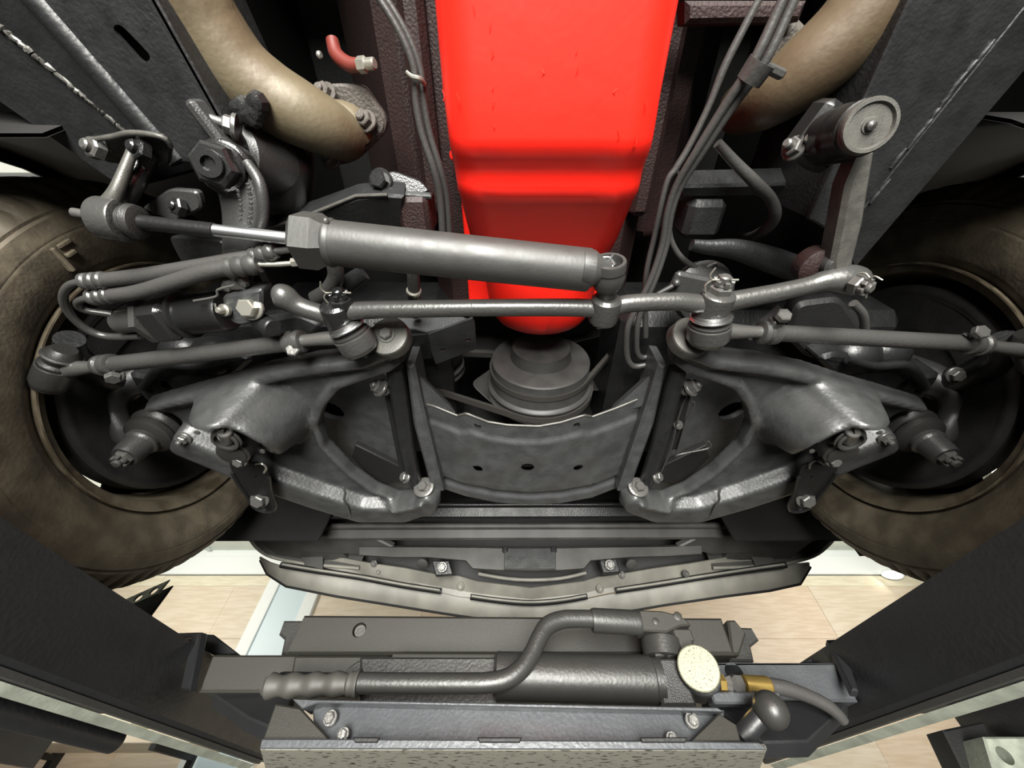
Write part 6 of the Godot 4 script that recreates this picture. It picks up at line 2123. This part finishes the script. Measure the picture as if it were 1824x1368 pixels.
	for u in [1174, 1196]:
		b = MB.new()
		b.hex(PF(u, 1170, 0.59), Vector3(0, 1, 0), 0.006, 0.012)
		part("block_bolt", b, M.bolt, o)
	b = MB.new()
	b.lathe(PF(1243, 1200, 0.592), Vector3(-0.1, 0.08, 1), [Vector2(-0.02, 0.0255), Vector2(0.006, 0.0265), Vector2(0.008, 0.025)], 36)
	part("filler_cap_skirt", b, M.lift, o)
	b = MB.new()
	var fa := PF(1243, 1191, 0.576)
	var fn := Vector3(-0.25, -0.1, 1).normalized()
	b.lathe(fa, fn, [Vector2(0, 0.0225), Vector2(0.003, 0.0245), Vector2(0.006, 0.0245), Vector2(0.0075, 0.0232), Vector2(0.0078, 0.001)], 40)
	part("filler_cap", b, M.gold, o, "pale gold speckled cap")
	# handle
	var h := thing("pump_lever", "black cranked jack handle with a ribbed grip, lying along the jack", "handle", PF(800, 1215, 0.57))
	b = MB.new()
	var hp := [[632, 1216, 0.565, 15.5], [720, 1217, 0.565, 15.5], [820, 1217, 0.565, 15.5], [870, 1216, 0.565, 15.5], [905, 1208, 0.565, 15.5], [930, 1190, 0.566, 15.5], [947, 1165, 0.568, 15], [960, 1138, 0.57, 15], [975, 1115, 0.572, 15], [1000, 1104, 0.574, 14.5], [1030, 1102, 0.576, 14], [1065, 1103, 0.578, 14]]
	b.tube(sm(hp.map(func(q): return KF(q[0], q[1], q[2], q[3])), 6), 20)
	part("handle_tube", b, M.jacksmooth, h)
	b = MB.new()
	var gp := []
	for i in 41:
		var t := i / 40.0
		var r := 17.5 + (2.2 * sin(t * TAU * 4.3) if t < 0.9 else 1.5) + (2.0 if t > 0.95 else 0.0) - (4.0 if t < 0.03 else 0.0)
		gp.append(KF(lerpf(472, 640, t), lerpf(1222, 1218, t), 0.565, r))
	b.tube(gp, 24, true, 1.0)
	part("grip", b, M.grip, h)
	b = MB.new()
	b.slab(rounded([PF(480, 1205, 0.571), PF(500, 1194, 0.571), PF(590, 1196, 0.571), PF(640, 1199, 0.571), PF(640, 1228, 0.571), PF(482, 1236, 0.571)], 0.006, 3), Vector3(0, 0, -1), 0.02, 0.004)
	part("grip_back", b, M.lift, h)
	b = MB.new()
	b.tube([KF(1054, 1105, 0.578, 18), KF(1058, 1105, 0.578, 19.5), KF(1134, 1109, 0.580, 19.5), KF(1140, 1109, 0.58, 18)], 28)
	part("socket_sleeve", b, M.jacksmooth, h)
	b = MB.new()
	b.slab([PF(1138, 1086, 0.574), PF(1180, 1088, 0.574), PF(1205, 1094, 0.574), PF(1221, 1102, 0.574), PF(1231, 1113, 0.574), PF(1212, 1115, 0.574), PF(1188, 1126, 0.574), PF(1142, 1123, 0.574)], Vector3(0, 0, -1), 0.03, 0.002)
	part("socket_head", b, M.jack, h)
	for q in [[1168, 1107, 0.0045], [1207, 1098, 0.0058]]:
		b = MB.new()
		b.lathe(PF(q[0], q[1], 0.574), Vector3(0, 0, 1), [Vector2(-0.002, q[2]), Vector2(0.0012, q[2]), Vector2(0.002, q[2] * 0.7)], 18)
		part("rivet", b, M.jack, h)
	# air line
	var al := thing("air_line", "black air hose with brass fittings leaving the jack's pump towards the right runway", "hose", PF(1330, 1220, 0.59))
	var pa := PF(1272, 1216, 0.588)
	var pb := PF(1376, 1222, 0.592)
	var pd := pb - pa
	var pl := pd.length()
	b = MB.new()
	b.hex(pa + pd * 0.06, pd, 0.0095, pl * 0.12)
	part("hex_nut", b, M.brass, al)
	b = MB.new()
	b.lathe(pa + pd * 0.16, pd, [Vector2(0, 0.007), Vector2(pl * 0.10, 0.0095), Vector2(pl * 0.14, 0.007), Vector2(pl * 0.18, 0.0105), Vector2(pl * 0.3, 0.0105), Vector2(pl * 0.32, 0.007)], 6, false, 0.3)
	part("coupling", b, M.bolt, al)
	b = MB.new()
	b.lathe(pa + pd * 0.5, pd, [Vector2(0, 0.008), Vector2(0.001, 0.010), Vector2(pl * 0.42, 0.0102), Vector2(pl * 0.45, 0.009)], 22)
	part("ferrule", b, M.brass, al)
	b = MB.new()
	b.tube(sm([KF(1366, 1221, 0.592, 12), KF(1400, 1226, 0.594, 12), KF(1440, 1240, 0.598, 11), KF(1472, 1256, 0.602, 11), KF(1492, 1272, 0.606, 10), KF(1502, 1284, 0.61, 9)], 6), 16)
	part("rubber_hose", b, M.hose, al)
	b = MB.new()
	b.box(PF(1325, 1246, 0.592), Vector3(0.085, 0.012, 0.02), Basis.IDENTITY, 0.002)
	part("support_shelf", b, M.tray, al)
	# release lever with ball knob
	var kn := thing("release_lever", "black lever with a round ball knob at the jack's right end", "lever", PF(1340, 1290, 0.56))
	b = MB.new()
	b.tube(sm([KF(1322, 1312, 0.57, 16), KF(1345, 1286, 0.56, 16), KF(1362, 1268, 0.553, 16)], 4), 18)
	part("stem", b, M.lift, kn)
	b = MB.new()
	b.ball(PF(1373, 1264, 0.545), 0.0175, Vector3.ONE, 26)
	b.tube([KF(1340, 1246, 0.555, 13), KF(1373, 1258, 0.55, 18)], 18)
	part("ball_knob", b, M.jacksmooth, kn)
	# tool tray along the near side
	var t := thing("jack_tray", "folded steel front tray of the jack with bolts at both ends", "tray", W(0, 0.07, 0.52))
	b = MB.new()
	b.slab([PF(556, 1252, 0.54), PF(1290, 1264, 0.54), PF(1290, 1322, 0.535), PF(560, 1322, 0.535)], Vector3(0, 0, -1), 0.005)
	part("front_panel", b, M.tray, t)
	b = MB.new()
	b.slab([PF(520, 1245, 0.52), PF(566, 1246, 0.52), PF(1278, 1260, 0.52), PF(1290, 1268, 0.52), PF(566, 1252, 0.52), PF(538, 1262, 0.52)], Vector3(0, 0, -1), 0.03, 0.001)
	part("top_flange", b, M.tray, t)
	b = MB.new()
	b.slab([PF(490, 1252, 0.525), PF(536, 1260, 0.525), PF(594, 1324, 0.52), PF(464, 1326, 0.52)], Vector3(0, 0, -1), 0.006, 0.002)
	part("end_gusset", b, M.jack, t)
	b = MB.new()
	b.slab([PF(1280, 1268, 0.525), PF(1312, 1290, 0.525), PF(1322, 1322, 0.52), PF(1226, 1324, 0.52)], Vector3(0, 0, -1), 0.006, 0.002)
	part("end_gusset", b, M.jack, t)
	b = MB.new()
	b.slab([PF(466, 1316, 0.515), PF(594, 1316, 0.515), PF(1226, 1320, 0.515), PF(1352, 1322, 0.515), PF(1368, 1336, 0.515), PF(462, 1334, 0.515)], Vector3(0, 0, -1), 0.004, 0.001)
	part("bottom_fold", b, M.tray, t)
	b = MB.new()
	var y0 := PF(900, 1334, 0.515).y
	b.slab([PF(463, 1335, 0.516), PF(1367, 1338, 0.516), Vector3(0.36, y0, -0.80), Vector3(-0.36, y0, -0.80)], Vector3(0, 1, 0), 0.005, 0.001)
	part("bottom_plate", b, M.traylow, t, "chipped pale paint underneath")
	for q in [[589, 1279, 0.0055], [612, 1308, 0.0045], [1232, 1283, 0.0055], [1196, 1316, 0.0045]]:
		bolt(t, PF(q[0], q[1], 0.532 if q[1] < 1300 else 0.525), Vector3(0, -0.1, 1), q[2], "bolt", M.bolt)
	for u in [[628, 676], [850, 930], [1140, 1225]]:
		b = MB.new()
		b.slab([PF(u[0], 1313, 0.513), PF(u[1], 1313, 0.513), PF(u[1] - 4, 1323, 0.513), PF(u[0] + 4, 1323, 0.513)], Vector3(0, 0, -1), 0.004, 0.001)
		part("notch_strip", b, M.dark, t)


const WORK := [0.0, 1.0, 1.6, 0.0, 1.75, -0.3, 0.88, 1.4]
const WORKE := 23.0
const LAMP := 4.8

func _ready() -> void:
	rng.seed = 11
	var cam := Camera3D.new()
	cam.name = "camera"
	cam.fov = rad_to_deg(2.0 * atan(684.0 / FL))
	cam.near = 0.01
	cam.position = Vector3(0, EYE, 0)
	cam.rotation = Vector3(PITCH, 0, 0)
	add_child(cam)
	cam.current = true
	var we := WorldEnvironment.new()
	we.name = "surroundings"
	var en := Environment.new()
	en.background_mode = Environment.BG_COLOR
	en.background_color = Color(0.02, 0.02, 0.02)
	en.tonemap_mode = Environment.TONE_MAPPER_LINEAR
	en.tonemap_exposure = 1.0
	en.sdfgi_enabled = true
	en.ssao_enabled = true
	en.ssil_enabled = true
	we.environment = en
	add_child(we)
	make_materials()
	build_room()
	build_lift()
	build_body()
	build_frame()
	build_engine()
	build_wheels()
	build_arms()
	build_steering()
	build_jack()
